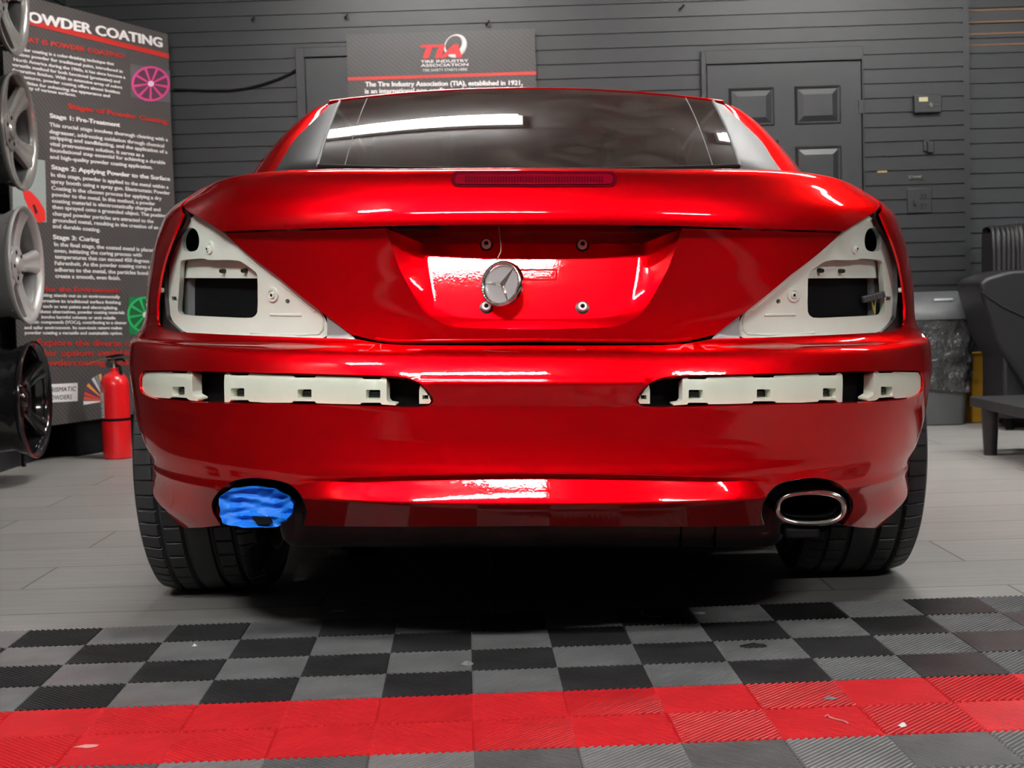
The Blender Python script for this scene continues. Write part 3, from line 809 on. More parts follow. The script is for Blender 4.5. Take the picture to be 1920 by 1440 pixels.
# ---- hardtop: rear window, pillars, roof, windscreen
def glass_pt(p, q):
    w = .505 + .006 * q
    return np.array((p * w, 3.40 + q * (.61 - .09 * p * p) + .08 * p * p, 1.0 + .277 * q + p * p * (.016 - .051 * q) + .012 * 4 * q * (1 - q)))
def glass_material():
    m = bpy.data.materials.new('dusty_tinted_glass'); m.use_nodes = True; nt = m.node_tree; L = nt.links.new; nt.nodes.clear()
    out = nt.nodes.new('ShaderNodeOutputMaterial')
    tr = nt.nodes.new('ShaderNodeBsdfTransparent'); tr.inputs[0].default_value = (.30, .29, .26, 1)
    gl = nt.nodes.new('ShaderNodeBsdfGlossy'); gl.inputs['Roughness'].default_value = .012; gl.inputs[0].default_value = (1, 1, 1, 1)
    df = nt.nodes.new('ShaderNodeBsdfDiffuse'); df.inputs[0].default_value = (.25, .22, .185, 1)
    tc = nt.nodes.new('ShaderNodeTexCoord'); mp = nt.nodes.new('ShaderNodeMapping'); mp.inputs['Scale'].default_value = (3, 1.2, 7); mp.inputs['Rotation'].default_value = (0, .5, .3); L(tc.outputs['Object'], mp.inputs[0])
    n = nt.nodes.new('ShaderNodeTexNoise'); n.inputs['Scale'].default_value = 2.2; n.inputs['Detail'].default_value = 8; n.inputs['Distortion'].default_value = 1.4; L(mp.outputs[0], n.inputs['Vector'])
    r = nt.nodes.new('ShaderNodeMapRange'); r.inputs['From Min'].default_value = .35; r.inputs['From Max'].default_value = .72; r.inputs['To Min'].default_value = .06; r.inputs['To Max'].default_value = .27; L(n.outputs['Fac'], r.inputs['Value'])
    m1 = nt.nodes.new('ShaderNodeMixShader'); L(r.outputs[0], m1.inputs[0]); L(tr.outputs[0], m1.inputs[1]); L(df.outputs[0], m1.inputs[2])
    fr = nt.nodes.new('ShaderNodeFresnel'); fr.inputs[0].default_value = 1.5
    m2 = nt.nodes.new('ShaderNodeMixShader'); L(fr.outputs[0], m2.inputs[0]); L(m1.outputs[0], m2.inputs[1]); L(gl.outputs[0], m2.inputs[2]); L(m2.outputs[0], out.inputs[0])
    return m
M_GLASS = glass_material()
def cgrid(f, ps, qs): return [[Vector(x) for x in c2w(np.array([f(p, q) for p in ps]))] for q in qs]
lin = lambda a, b, n: list(np.linspace(a, b, n))
mb = MB().grid(cgrid(glass_pt, lin(-1, 1, 41), lin(0, 1, 15)))
rwin = obj('rear_window', mb, M_GLASS, car, smooth=80)
# seal strips
def seal(name, f, r, m, parent):
    obj(name, MB().tube(cmul([f(k) for k in lin(0, 1, 14)]), r, 8), m, parent)
off = lambda g, d: g + np.array((0, -d * .4, d))
for s in (-1, 1):
    seal('window_seal', lambda k: off(glass_pt(s * 1.005, k), .001), .0034, M_SEAL, rwin)
    seal('inner_seal', lambda k: off(glass_pt(s * (.872 - .015 * k), k), .0002), .0011, M_SEAL, rwin)
seal('window_seal', lambda k: off(glass_pt(2 * k - 1, 0.0), .001), .006, M_SEALD, rwin)
def catm(pts, t):
    P = np.array(pts, float); n = len(P) - 1; x = t * n; i = min(int(x), n - 1); f = x - i
    a, b, c, d = P[max(i - 1, 0)], P[i], P[i + 1], P[min(i + 2, n)]
    return .5 * (2 * b + (c - a) * f + (2 * a - 5 * b + 4 * c - d) * f * f + (3 * b - a - 3 * c + d) * f ** 3)
def rail_pts(lst): return [tuple(chit(u, v, (0, y, 0), (0, 1, 0))) for u, v, y in lst]
IN = rail_pts([(513, 324, 3.57), (531, 296, 3.66), (551, 263.5, 3.78), (581, 233, 3.88), (602, 212, 3.96), (617, 197, 4.01)])
OUT = rail_pts([(473, 326.5, 3.72), (490, 301, 3.80), (515, 271, 3.88), (541, 243, 3.95), (566, 220.6, 4.00), (591, 203, 4.04), (620, 192, 4.06)])
for s in (-1, 1):
    mi = np.array((-s, 1, 1)) if s > 0 else np.array((1, 1, 1))
    rows = []
    for t in lin(0, 1, 22):
        g = glass_pt(-1.0, t); i_ = catm(IN, t)
        if t < .02: g = g + np.array((0, 0, -.012))
        rows.append([Vector(x) for x in c2w(np.array([(g + (i_ - g) * k + np.array((0, -.006, .006)) * math.sin(PI * k) * (1 - t)) * mi for k in lin(0, 1, 8)]))])
    obj('sail_panel', MB().grid(rows), M_SAIL, car, smooth=80, label='satin grey panel beside rear window')
    rows = []
    for t in lin(0, 1, 26):
        i_ = catm(IN, t); o_ = catm(OUT, t)
        m_ = (i_ + o_) / 2 + np.array((-.004, -.012, -.001)); fwd = o_ + np.array((.004, .10, .004)); fw2 = o_ + np.array((.012, .34 - .22 * t, .02 * (1 - t)))
        base = i_ + np.array((0, .03, -.012))
        crv = [base, i_, i_ * .75 + o_ * .25 + np.array((-.003, -.012, -.001)), m_, i_ * .25 + o_ * .75 + np.array((-.003, -.007, -.001)), o_, fwd, fw2]
        rows.append([Vector(x) for x in c2w(np.array([c * mi for c in crv]))])
    obj('roof_pillar', MB().grid(rows), M_RED, car, smooth=50)
def roof_pt(p, q):      # q 0 rear edge .. 1 front edge
    w = .546 - .01 * q
    return np.array((p * w, 4.03 + .01 * p * p + q * (.86 + .03 * p * p), 1.284 - .034 * p * p + .03 * math.sin(q * 2.2) - .03 * p ** 4 * q - .035 * q))
mb = MB().grid(cgrid(roof_pt, lin(-1, 1, 33), lin(0, 1, 12)))
mb.grid([[Vector(x) for x in c2w(np.array([roof_pt(p, 0) + np.array((0, dy_, dz_)) for p in lin(-1, 1, 33)]))] for dy_, dz_ in ((0, 0), (-.006, -.0006), (-.012, -.003), (-.015, -.008), (-.012, -.016))], flip=True)
obj('roof', mb, M_RED, car, smooth=40)
def ws_pt(p, q): 
    a = roof_pt(p, 1); b = np.array((p * .70, 5.62 - .22 * p * p, .985 - .02 * p * p)); return a + (b - a) * q + np.array((0, .02, .03)) * math.sin(PI * q)
M_DARKG = mat('dark_side_glass', (.01, .011, .012), rough=.05, coat=1)
obj('windscreen', MB().grid(cgrid(ws_pt, lin(-1, 1, 17), lin(0, 1, 8))), M_DARKG, car, smooth=80)
for s in (-1, 1):
    rows = []
    for k in lin(0, 1, 10):
        top = roof_pt(s, k) + np.array((s * .004, 0, -.01)); y = 3.84 + 1.5 * k
        bot = np.array((s * .695, y, .965)); rows.append([Vector(x) for x in c2w(np.array([top + (bot - top) * j for j in (0, .5, 1)]))])
    obj('side_window', MB().grid(rows), M_DARKG, car, smooth=80)
def hood_pt(p, q):
    return np.array((p * (.73 + .02 * q - .10 * q ** 4), 5.42 + .20 * (1 - p * p) + q * (1.56 - .28 * p * p), .985 - .02 * p * p - .05 * q - .20 * q ** 3 - .03 * p ** 6))
obj('bonnet', MB().grid(cgrid(hood_pt, lin(-1, 1, 21), lin(0, 1, 14))), M_RED, car, smooth=60)
def nose_pt(p, q):
    a = hood_pt(p, 1); b = np.array((p * .80, a[1] + .05, .24)); c = np.array((p * .86, a[1] + .12, .50))
    return (1 - q) ** 2 * a + 2 * q * (1 - q) * c + q * q * b
obj('front_bumper', MB().grid(cgrid(nose_pt, lin(-1, 1, 21), lin(0, 1, 8))), M_RED, car, smooth=60)
for s in (-1, 1):
    def ff_pt(k, q):
        y = 5.74 + k * 1.0; zt = hood_pt(1, max(0, (y - 5.42) / 1.28))[2]
        zb = .205 if y > 6.52 else max(.25, .325 + math.sqrt(max(.37 ** 2 - (y - 6.14) ** 2, 0)))
        z = zt + (zb - zt) * q; w = float(fW(min(z, .93))) - .06 * k ** 4
        return np.array((s * (w + (.73 - w) * (1 - q) ** 4), y, z))
    obj('front_wing', MB().grid(cgrid(ff_pt, lin(0, 1, 25), lin(0, 1, 8))), M_RED, car, smooth=60)
# cabin interior seen dimly through the glass
M_INT = mat('dark_cabin_trim', (.03, .028, .026), .7)
obj('cabin_floor', MB().box((-.6, 3.9, .40), (.6, 5.5, .46), M=CAR_M), M_INT, car)
obj('parcel_shelf', MB().box((-.60, 3.36, .90), (.60, 3.98, .955), M=CAR_M), M_INT, car, bevel=.01)
obj('bulkhead', MB().box((-.62, 3.93, .45), (.62, 3.97, .92), M=CAR_M), M_INT, car)
for s in (-1, 1):
    st_ = obj('seat', MB().box((s * .33 - .22, 4.12, .46), (s * .33 + .22, 4.30, 1.02), M=CAR_M), M_INT, car, bevel=.05)
    obj('headrest', MB().box((s * .33 - .11, 4.14, 1.06), (s * .33 + .11, 4.25, 1.19), M=CAR_M), M_INT, st_, bevel=.035)
# underside
obj('underbody', MB().box((-.60, 2.88, .235), (.60, 6.6, .44), M=CAR_M), M_BLACK, car)
obj('sill_floor', MB().box((-.80, 4.02, .20), (.80, 5.70, .24), M=CAR_M), M_BLACK, car)
obj('front_floor', MB().box((-.74, 6.4, .22), (.74, 6.78, .5), M=CAR_M), M_BLACK, car)
obj('boot_floor', MB().box((-.62, 2.84, .44), (.62, 3.9, .48), M=CAR_M), M_BLACK, car)
for s in (-1, 1):
    rows = []
    for th in lin(.25, PI - .2, 20):
        rows.append([CAR_M @ Vector((s * x, RYW + .376 * math.cos(th), .335 + .376 * math.sin(th))) for x in (.60, .83)])
    obj('arch_liner', MB().grid(rows), M_BLACK, car, smooth=60)
mb = MB().box((-.500, 2.80, .208), (.500, 3.14, .315), M=CAR_M)
muf = obj('muffler', mb, M_STEEL, car, bevel=.035)
for u in (1277, 1341):
    x = chit(u, 1000, (0, 2.8, 0), (0, 1, 0))[0]
    obj('muffler_seam', MB().box((x - .0018, 2.7985, .212), (x + .0018, 3.0, .31), M=CAR_M), M_BLACK, muf)
def arm(x0, x1):
    y = 3.32
    p = [chit(u, v, (0, y, 0), (0, 1, 0)) for u, v in ((457, 985), (512, 985), (490, 1070), (470, 1080))]
    mb = MB().prism([(q[0], q[2]) for q in p], y, y + .05, M=CAR_M)
    obj('suspension_arm', mb, M_BLACK, car, bevel=.01)
arm(0, 0)

# exhaust tips
def stadium(w, h, n=40):
    out = []
    r = h / 2; fl = w / 2 - r * .9
    for k in range(n):
        th = 2 * PI * k / n; c, s_ = math.cos(th), math.sin(th)
        e = 2.6
        out.append((w / 2 * math.copysign(abs(c) ** (2 / e), c), h / 2 * math.copysign(abs(s_) ** (2 / e), s_)))
    return out
def tip(cx, cy, cz, M_, parent, w, h, y0):
    prof = [(-.006, .25), (-.003, .10), (-.0005, .014), (0, .006), (-.0012, .0015), (-.0040, -.0012), (-.0075, -.0008), (-.0100, .002), (-.0115, .008), (-.0120, .02), (-.0130, .16)]   # (inset, y)
    st0 = stadium(w, h); n = len(st0); V = []
    for ins, y in prof:
        for x, z in stadium(w + 2 * ins, h + 2 * ins): V.append(M_ @ Vector((cx + x, y0 + y, cz + z)))
    Fc = [(k * n + i, k * n + (i + 1) % n, (k + 1) * n + (i + 1) % n, (k + 1) * n + i) for k in range(len(prof) - 1) for i in range(n)]
    return MB().add(V, Fc)
Rt = CAR_M
cR = chit(1521, 953, (0, 2.65, 0), (0, 1, 0))
tipR = obj('exhaust_tip', tip(cR[0], 0, cR[2], Rt, car, .1335, .0685, 2.65), M_CHROME, car, smooth=50)
def inner(cx, cz, parent):
    st1 = stadium(.105, .042); n = len(st1)
    V = [Rt @ Vector((cx + x, y, cz + z)) for y in (2.671, 2.79) for x, z in st1]
    mb = MB().add(V, [(i, (i + 1) % n, n + (i + 1) % n, n + i) for i in range(n)] + [tuple(range(n, 2 * n))])
    obj('exhaust_bore', mb, M_BLACK, parent, smooth=50)
inner(cR[0], cR[2], tipR)
cL = chit(480, 951, (0, 2.65, 0), (0, 1, 0))
tipL = obj('exhaust_tip', tip(cL[0], 0, cL[2], Rt, car, .124, .061, 2.672), M_CHROME, car, smooth=50)
# blue masking tape crumpled over the left tip
nb_, nr_ = 64, 14
rng = np.random.RandomState(3); ph_ = rng.rand(8) * 6.28
V = []
for j in range(nr_ + 4):
    for k in range(nb_):
        th = 2 * PI * k / nb_
        e = 2.8; c, s_ = math.cos(th), math.sin(th)
        sx = math.copysign(abs(c) ** (2 / e), c); sz = math.copysign(abs(s_) ** (2 / e), s_)
        fac = 1 + .035 * math.sin(5 * th + 1) + .02 * math.sin(11 * th + 2) + .012 * math.sin(17 * th)
        if j <= nr_:
            r = j / nr_
            y = -.002 - .006 * r ** 6 + .010 * (1 - r) ** .7
            X, Z = sx * r, sz * r
            y += (.0045 * math.sin(9 * Z + 3.2 * X + 1) * r + .0025 * abs(math.sin(7 * X - 6 * Z)) + .003 * math.sin(13 * Z + 2 * math.sin(4 * X))) * min(1, 2 * r)
            y -= .010 * math.exp(-((Z + .42 + .08 * X) / .09) ** 2) * (1 - .5 * abs(X))
        else:
            r = 1.0; y = (j - nr_) * .016
        V.append(Rt @ Vector((cL[0] + sx * r * fac * .0678, 2.647 + y, cL[2] - .0005 + sz * r * fac * .0362)))
Fc = [(j * nb_ + k, j * nb_ + (k + 1) % nb_, (j + 1) * nb_ + (k + 1) % nb_, (j + 1) * nb_ + k) for j in range(nr_ + 3) for k in range(nb_)]
tape = obj('tape_cover', MB().add(V, Fc), M_BLUE, tipL, smooth=48, label='bright blue masking tape over tip', fix=True)
tear = [chit(u, v, (0, 2.6385, 0), (0, 1, 0)) for u, v in ((472, 970), (478, 969), (500, 970), (508, 976), (510, 981), (497, 983.5), (482, 982.5), (477, 976))]
obj('tear_dark_patch', MB().prism([(p[0], p[2]) for p in tear], 2.6372, 2.65, M=CAR_M), M_BLACK, tape, smooth=20)  # black patch set in front as the dark inside of the tear
# black liners round the tips
def liner(side, sg):
    oc = [B(a, t) for a, t in side(lift(cr2(cut)))]
    cx = cR[0] if sg > 0 else cL[0]; cz = cR[2]
    V = []; n = len(oc)
    for ins, y in ((0, .002), (.03, .004), (.05, .012), (.10, .05), (.22, .11)):
        for p in oc:
            q = p + (np.array((cx, p[1], cz)) - p) * ins; q[1] = p[1] + y; V.append(q)
    mb = MB().add(c2w(np.array(V)), [(k * n + i, k * n + i + 1, (k + 1) * n + i + 1, (k + 1) * n + i) for k in range(4) for i in range(n - 1)])
    obj('exhaust_liner', mb, M_BLACKG if sg > 0 else M_BLACK, car, smooth=60)
two(liner)
obj('exhaust_bracket', MB().box((cR[0] - .045, 2.66, cR[2] - .060), (cR[0] + .02, 2.72, cR[2] - .038), M=CAR_M), M_BLACK, car, bevel=.006)

# wheels (they stand upright on the floor)
def rim_mesh(Mx, R=.225, depth=.20, spokes=5, wide=.5, dish=.02):
    """alloy rim, local axis z = outward face; returns (barrel, spokes, hub) builders"""
    br = MB().lathe([(R + .012, 0), (R + .014, -.004), (R + .010, -.014), (R, -.02), (R - .006, -.05), (R - .02, -.08), (R - .012, -depth + .02), (R + .008, -depth + .006), (R + .012, -depth), (R + .004, -depth), (R - .004, -depth + .012), (R - .018, -depth + .03), (R - .028, -.085), (R - .014, -.045), (R - .008, -.016), (R + .002, -.003)], 64, M=Mx, closed=True)
    sp = []
    for k in range(spokes):
        A = Matrix.Rotation(2 * PI * k / spokes + .3, 4, 'Z')
        m = MB(); rows = []
        for j in range(9):
            t = j / 8; r = .045 + (R - .052) * t
            hw = wide * (.055 - .075 * t + .085 * t * t) * (R / .225)
            zf = -.012 - dish * (1 - t) - .010 * math.sin(PI * t); zb = zf - .022 - .02 * (1 - t)
            if j == 8: zf = -.010
            rows.append([Mx @ A @ Vector((r, y, z)) for y, z in ((-hw, zb), (-hw, zf - .006), (-hw * .72, zf), (-hw * .30, zf - .001), (0, zf - .005), (hw * .30, zf - .001), (hw * .72, zf), (hw, zf - .006), (hw, zb), (0, zb - .002), (-hw, zb))])
        m.grid(rows); sp.append(m)
    hb = MB().lathe([(.078, -.075), (.078, -.040), (.070, -.026 - dish * .4), (.035, -.020 - dish * .6), (.031, -.012 - dish * .6), (.027, -.010 - dish * .6), (0, -.009 - dish * .6)], 40, M=Mx)
    return br, sp, hb
def put_rim(parent, Mx, m, wide=.5, dish=.02, R=.225, depth=.20, hub_m=None, barrel_m=None, spokes=5, double=False):
    b, s, h = rim_mesh(Mx, R, depth, spokes, wide, dish)
    obj('barrel', b, barrel_m or m, parent, smooth=40)
    obj('rim_lip', MB().lathe([(R + .0125, .0005), (R + .0145, -.004), (R + .0105, -.0145), (R + .003, -.022), (R - .012, -.030), (R - .0135, -.020), (R - .006, -.010), (R + .004, .0005)], 64, M=Mx, closed=True), m, parent, smooth=50)
    for q in s: obj('spoke', q, m, parent, smooth=50)
    hb = obj('hub', h, hub_m or m, parent, smooth=40)
    for k in range(5):
        A = Matrix.Rotation(2 * PI * k / 5 + .3 + PI / 5, 4, 'Z')
        obj('lug_hole', MB().lathe([(.009, -.030 - dish * .3), (.008, -.0225 - dish * .5), (0, -.0225 - dish * .5)], 12, M=Mx @ A @ Matrix.Translation((.055, 0, .002))), M_BLACK, hb)

def tyre_mesh(Mx, R=.325, W=.285, Ri=.232):
    """axis z; tread with grooves"""
    zs = list(np.linspace(-W / 2 * .84, W / 2 * .84, 61))
    na = 860
    V = []
    side_ = [(Ri, W / 2 * .86), (Ri + .012, W / 2 * .93), (Ri + .04, W / 2), (R - .045, W / 2 * .995), (R - .022, W / 2 * .965), (R - .010, W / 2 * .92)]
    prof = [(r, -z) for r, z in side_] + [(None, z) for z in zs] + [(r, z) for r, z in reversed(side_)]
    for k in range(na):
        th = 2 * PI * k / na; c, s_ = math.cos(th), math.sin(th)
        for r, z in prof:
            if r is None:
                a = abs(z) / (W / 2)
                r = R - .0045 * a ** 3 - .004 * max(0, a - .7) / .14
                g = 0
                for gz, gw in ((.083, .0055), (.031, .006)):
                    g = max(g, .0085 * max(0, 1 - (abs(abs(z) - gz) / gw) ** 4))
                ph = (th * 58 / (2 * PI)) % 1
                rib = 0 if abs(z) < .026 else (1 if abs(z) < .083 else 2)
                p2 = (th * (58, 46, 58)[rib] / (2 * PI) + (.2, .5, .0)[rib] * (1 if z > 0 else -1)) % 1
                if p2 < .14: g = max(g, (0, .0045, .005)[rib] * (1 if rib != 1 or .040 < abs(z) < .080 else 0))
                r -= g
            V.append(Mx @ Vector((r * c, r * s_, z)))
    m = len(prof)
    Fc = [(k * m + i, ((k + 1) % na) * m + i, ((k + 1) % na) * m + i + 1, k * m + i + 1) for k in range(na) for i in range(m - 1)]
    return MB().add(V, Fc)
tyre_me = None
for s, fr in ((-1, 0), (1, 0), (-1, 1), (1, 1)):
    wc = Vector((.031 + s * (.895 - TW / 2), RYW + fr * 2.56, RR))
    Mx = Matrix.Translation(wc) @ Matrix.Rotation(s * .010, 4, 'Y') @ Matrix.Rotation(s * PI / 2, 4, 'Y')
    wh = bpy.data.objects.new('wheel', None); link(wh, car, Mx)
    if tyre_me is None:
        t_ = obj('tyre', tyre_mesh(Mx), M_RUBBER, wh, mw=Mx, smooth=30, fix=False); tyre_me = t_.data
    else:
        t_ = bpy.data.objects.new('tyre', tyre_me); link(t_, wh, Mx)
    b, sp, hb = rim_mesh(Mx @ Matrix.Translation((0, 0, TW / 2 - .012)), R=.222, depth=.25)
    rm = obj('rim', MB().add(b.v, b.f), M_SILVER, wh, smooth=40)
    obj('brake_shield', MB().lathe([(.03, -.075), (.212, -.075), (.212, -.068), (.16, -.066), (.158, -.045), (.03, -.045)], 40, M=Mx), M_BLACK, wh, smooth=40)
    if fr == 0:
        mb = MB()
        for q in sp: mb.add(q.v, q.f)
        mb.add(hb.v, hb.f)
        rm2 = obj('spokes', mb, M_SILVER, wh, smooth=50)

# ================================================================== BADGE hanging in the plate recess
bc = Vector(chit(939, 532, (0, 2.635, 0), (0, 1, 0)))
bn = Vector((-.50, -.84, .20)).normalized()
BM = axisM(CAR_M @ bc, CARR @ bn) @ Matrix.Rotation(-.62, 4, 'Z') @ Matrix.Scale(1.07, 4)
badge = empty('star_badge', BM, 'round chrome badge with three-pointed star dangling on a thin wire in the plate recess', 'badge')
obj('badge_ring', MB().lathe([(.0405, -.009), (.0405, -.001), (.039, .0022), (.0365, .003), (.034, .0015), (.0325, -.002), (.0318, -.004), (.0318, -.009)], 64, M=BM), M_CHROME, badge, smooth=50)
M_DISC = mat('badge_disc_silver', (.52, .49, .50), rough=.2, metal=.35)
obj('badge_disc', MB().lathe([(.0322, -.0085), (.0322, -.005), (0, -.005)], 48, M=BM), M_DISC, badge)
mb = MB()
for k in range(3):
    A = BM @ Matrix.Rotation(PI / 2 + k * 2 * PI / 3, 4, 'Z')
    pts = [(0, -.0055, -.0045), (.033, -.0006, -.0048), (.033, .0006, -.0048), (0, .0055, -.0045), (0, 0, .0022), (.0325, 0, -.0028)]
    mb.add([A @ Vector(p) for p in pts], [(0, 1, 5, 4), (5, 2, 3, 4), (1, 2, 5)])
obj('badge_star', mb, M_CHROME, badge, smooth=10)
mb = MB()
for k in range(44):
    A = BM @ Matrix.Rotation(k * 2 * PI / 44, 4, 'Z')
    mb.box((.0345, -.0014, -.0002), (.0375, .0014, .0032), M=A)
obj('badge_knurl', mb, M_CHROME, badge, smooth=10)
wp = [chit(u, v, (0, y, 0), (0, 1, 0)) for u, v, y in ((935, 424, 2.640), (937, 440, 2.645), (939, 458, 2.645), (939, 472, 2.645), (933, 484, 2.64), (931, 489, 2.642))]
obj('badge_wire', MB().tube(cmul(wp), .0010, 6), mat('bare_copper_wire', (.42, .24, .18), .4, .7), badge)

# ================================================================== RIBBED TILE MAT
S, ZT = .158, .018
my = .0346
E1 = Vector((1, my, 0)).normalized(); E2 = Vector((-my, 1, 0)).normalized()
Q = atZ(886, 1300, ZT); Q.z = 0
MM = Matrix((E1, E2, (0, 0, 1))).transposed().to_4x4(); MM.translation = Q
tmat = empty('tile_mat', MM, 'interlocking ribbed floor tiles in black and grey checks with a red stripe', 'floor mat')
def tile_mesh(name, ca, cb, dark):
    mb = MB(); N = 13; sp = S / N; hw = sp * .58 / 2 / math.sqrt(2)
    for i in range(2):
        for j in range(2):
            ox, oy = i * S, j * S
            even = (i + j) % 2 == 0
            for k in range(-N + 1, N):
                c = k * sp
                a = Vector((max(0, -c), max(0, c))); b = Vector((min(S, S - c), min(S, S + c)))
                d = Vector((1, 1)).normalized(); ins = hw * .5
                a = a + d * ins; b = b - d * ins
                if (b - a).length < hw * 1.2: continue
                pr = Vector((-1, 1)).normalized()
                ring = [(-hw * .3, .003), (-hw * .3, .0105), (-hw, .0115), (-hw, .0140), (-hw * .72, .0168), (-hw * .28, ZT), (hw * .28, ZT), (hw * .72, .0168), (hw, .0140), (hw, .0115), (hw * .3, .0105), (hw * .3, .003)]
                V = []
                for q_, e in ((a, 0), (b, 1)):
                    for w, z in ring:
                        p = q_ + pr * w + d * (0 if z < .0141 else (.0012 if e == 0 else -.0012) * (z - .0140) / .004)
                        x, y = p
                        if not even: x = S - x
                        V.append((ox + x, oy + y, z))
                n = len(ring)
                f = [(t_, t_ + 1, n + t_ + 1, n + t_) for t_ in range(n - 1)] + [tuple(range(n - 1, -1, -1)), tuple(range(n, 2 * n))]
                mb.add(V, f, 0 if even else 1)
    mb.box((.0004, .0004, 0), (2 * S - .0004, 2 * S - .0004, .004), mi=2)
    me = bpy.data.meshes.new(name); me.from_pydata(mb.v, [], mb.f)
    for m in (ca, cb, dark): me.materials.append(m)
    import bmesh
    bm = bmesh.new(); bm.from_mesh(me); bmesh.ops.recalc_face_normals(bm, faces=bm.faces); bm.to_mesh(me); bm.free()
    me.polygons.foreach_set('material_index', mb.m)
    me.polygons.foreach_set('use_smooth', [True] * len(me.polygons)); me.set_sharp_from_angle(angle=math.radians(50))
    return me
T_GREY = mat('tile_grey', (.15, .153, .157), .30, noise=(9, .2))  # rib sheen partly put into the colour: lighter squares by rib direction
T_BLK = mat('tile_black', (.024, .024, .025), .33, noise=(9, .3))
T_GREY2 = mat('tile_light_grey', (.19, .19, .19), .32, noise=(9, .2))  # front rows get the same rib-direction contrast in their colours
T_GREY3 = mat('tile_mid_grey', (.10, .101, .102), .35, noise=(9, .2))
T_RED = mat('tile_red', (.58, .018, .024), .30, noise=(9, .10))
T_GAP = mat('tile_gap_shade', (.01, .01, .01), .8)  # base plate coloured dark to stand for shade between the ribs
T_REDGAP = mat('tile_red_gap_shade', (.012, .004, .004), .8)  # same gap shade painted under the red ribs
me_blk = tile_mesh('ribbed_tile_dark', T_GREY, T_BLK, T_GAP)
me_red = tile_mesh('ribbed_tile_red', T_RED, T_RED, T_REDGAP)
me_gry = tile_mesh('ribbed_tile_grey', T_GREY2, T_GREY3, T_GAP)
for rw_, me in ((1, me_blk), (0, me_blk), (-1, me_red), (-2, me_gry), (-3, me_gry), (-4, me_blk), (-5, me_blk), (-6, me_blk), (-7, me_blk)):  # last four rows are unseen, added dark for the paint's reflections
    for m_ in range(-5, 6):
        o = bpy.data.objects.new('ribbed_tile', me)
        link(o, tmat, MM @ Matrix.Translation((m_ * 2 * S, rw_ * 2 * S, 0)))
        if rw_ == -1: o['label'] = 'bright red ribbed tile'

dark_sheet = obj('unseen_dark_sheet', MB().box((-2.0, -7.6, 0), (3.6, -7 * 2 * S - .001, .016), M=MM), T_BLK, tmat)      # unseen dark sheet added behind the camera for darker paint reflections
dark_sheet['kind'] = 'stuff'

# ================================================================== LITTER on the mat and floor
def scrap(name, u, v, z, size, m, label, cat='litter', flat=.4, seed=1, elong=1.0, rot=0):
    p = atZ(u, v, z); r = random.Random(seed); mb = MB()
    n = 9; V = [(0, 0, size * flat)]
    for k in range(n):
        th = 2 * PI * k / n; q = size * (.6 + .5 * r.random()); V.append((q * math.cos(th) * elong * .7, q * math.sin(th) * .7, size * flat * r.random() * .7))
    for k in range(n):
        th = 2 * PI * k / n; q = size * (.75 + .5 * r.random()); V.append((q * math.cos(th) * elong, q * math.sin(th), 0))
    Fc = [(0, 1 + k, 1 + (k + 1) % n) for k in range(n)] + [(1 + k, 1 + n + k, 1 + n + (k + 1) % n, 1 + (k + 1) % n) for k in range(n)] + [tuple(range(2 * n, n, -1))]
    Mx = Matrix.Translation(p) @ Matrix.Rotation(rot, 4, 'Z')
    return tag(obj(name, mb.add([Mx @ Vector(q) for q in V], Fc), m, smooth=20), label, cat)
M_PAPER = mat('scrap_white', (.72, .72, .70), .6); M_CHIP = mat('scrap_black', (.012, .012, .012), .5); M_GRY = mat('scrap_grey', (.20, .22, .22), .4); M_PINK = mat('scrap_pink', (.75, .30, .30), .5)
scrap('paper_scrap', 1311, 1150, ZT, .009, M_PAPER, 'small white paper scrap on the dark tiles beneath the bumper on the right', elong=1.6, seed=2)
scrap('plastic_chip', 1413, 1211, ZT, .017, M_CHIP, 'small black plastic chip lying on a grey ribbed tile', elong=1.5, seed=3)
scrap('grey_flake', 1558, 1309, ZT, .008, M_GRY, 'tiny grey square flake on the red stripe', elong=1.3, seed=4)
scrap('white_crumb', 1693, 1361, ZT, .007, M_PAPER, 'tiny round white crumb on the red stripe', flat=.9, seed=5)
scrap('crumpled_foil', 875, 1245, ZT, .012, M_GRY, 'crumpled greyish scrap on a tile corner below the middle of the bumper', flat=.6, seed=6)
scrap('lint_ball', 365, 1211, ZT, .006, M_PAPER, 'pale lint speck on a dark ribbed tile at the mat corner near the wheel', flat=.9, seed=7)
scrap('pink_peel', 163, 1399, ZT, .010, M_PINK, 'thin pink peeling on the red stripe near the corner of the picture', elong=1.8, flat=.3, seed=8)
scrap('white_shaving', 632, 1146, 0.0, .010, M_PAPER, 'thin white shaving on the floor in the shadow behind the car', elong=1.9, flat=.3, seed=9)
pth = [atZ(1547, 1343, ZT + .002), atZ(1552, 1340, ZT + .003), atZ(1556, 1345, ZT + .002), atZ(1566, 1348, ZT + .002), atZ(1580, 1351, ZT + .002), atZ(1590, 1356, ZT + .002)]
tag(obj('string_bit', MB().tube(pth, .0012, 6), M_PINK), 'short curled pale string on the red stripe', 'litter')
pth = [atZ(1203, 1145, ZT + .002), atZ(1205, 1152, ZT + .002), atZ(1216, 1155, ZT + .002), atZ(1240, 1157, ZT + .002)]
tag(obj('plastic_strip', MB().tube(pth, .0014, 6), M_GRY), 'thin curled plastic strip on the black tile under the bumper', 'litter')
a = atZ(424, 1098, .006); b = atZ(516, 1095, .006)
tag(obj('red_rod', MB().tube([a, b], .005, 10), M_EXTRED), 'thin red rod lying on the floor at the foot of the left rear tyre', 'rod')
p = atZ(640, 1040, 0)
bt = empty('red_bottle', Matrix.Translation(p), 'small dark red bottle lying under the car with a pale rag', 'bottle')
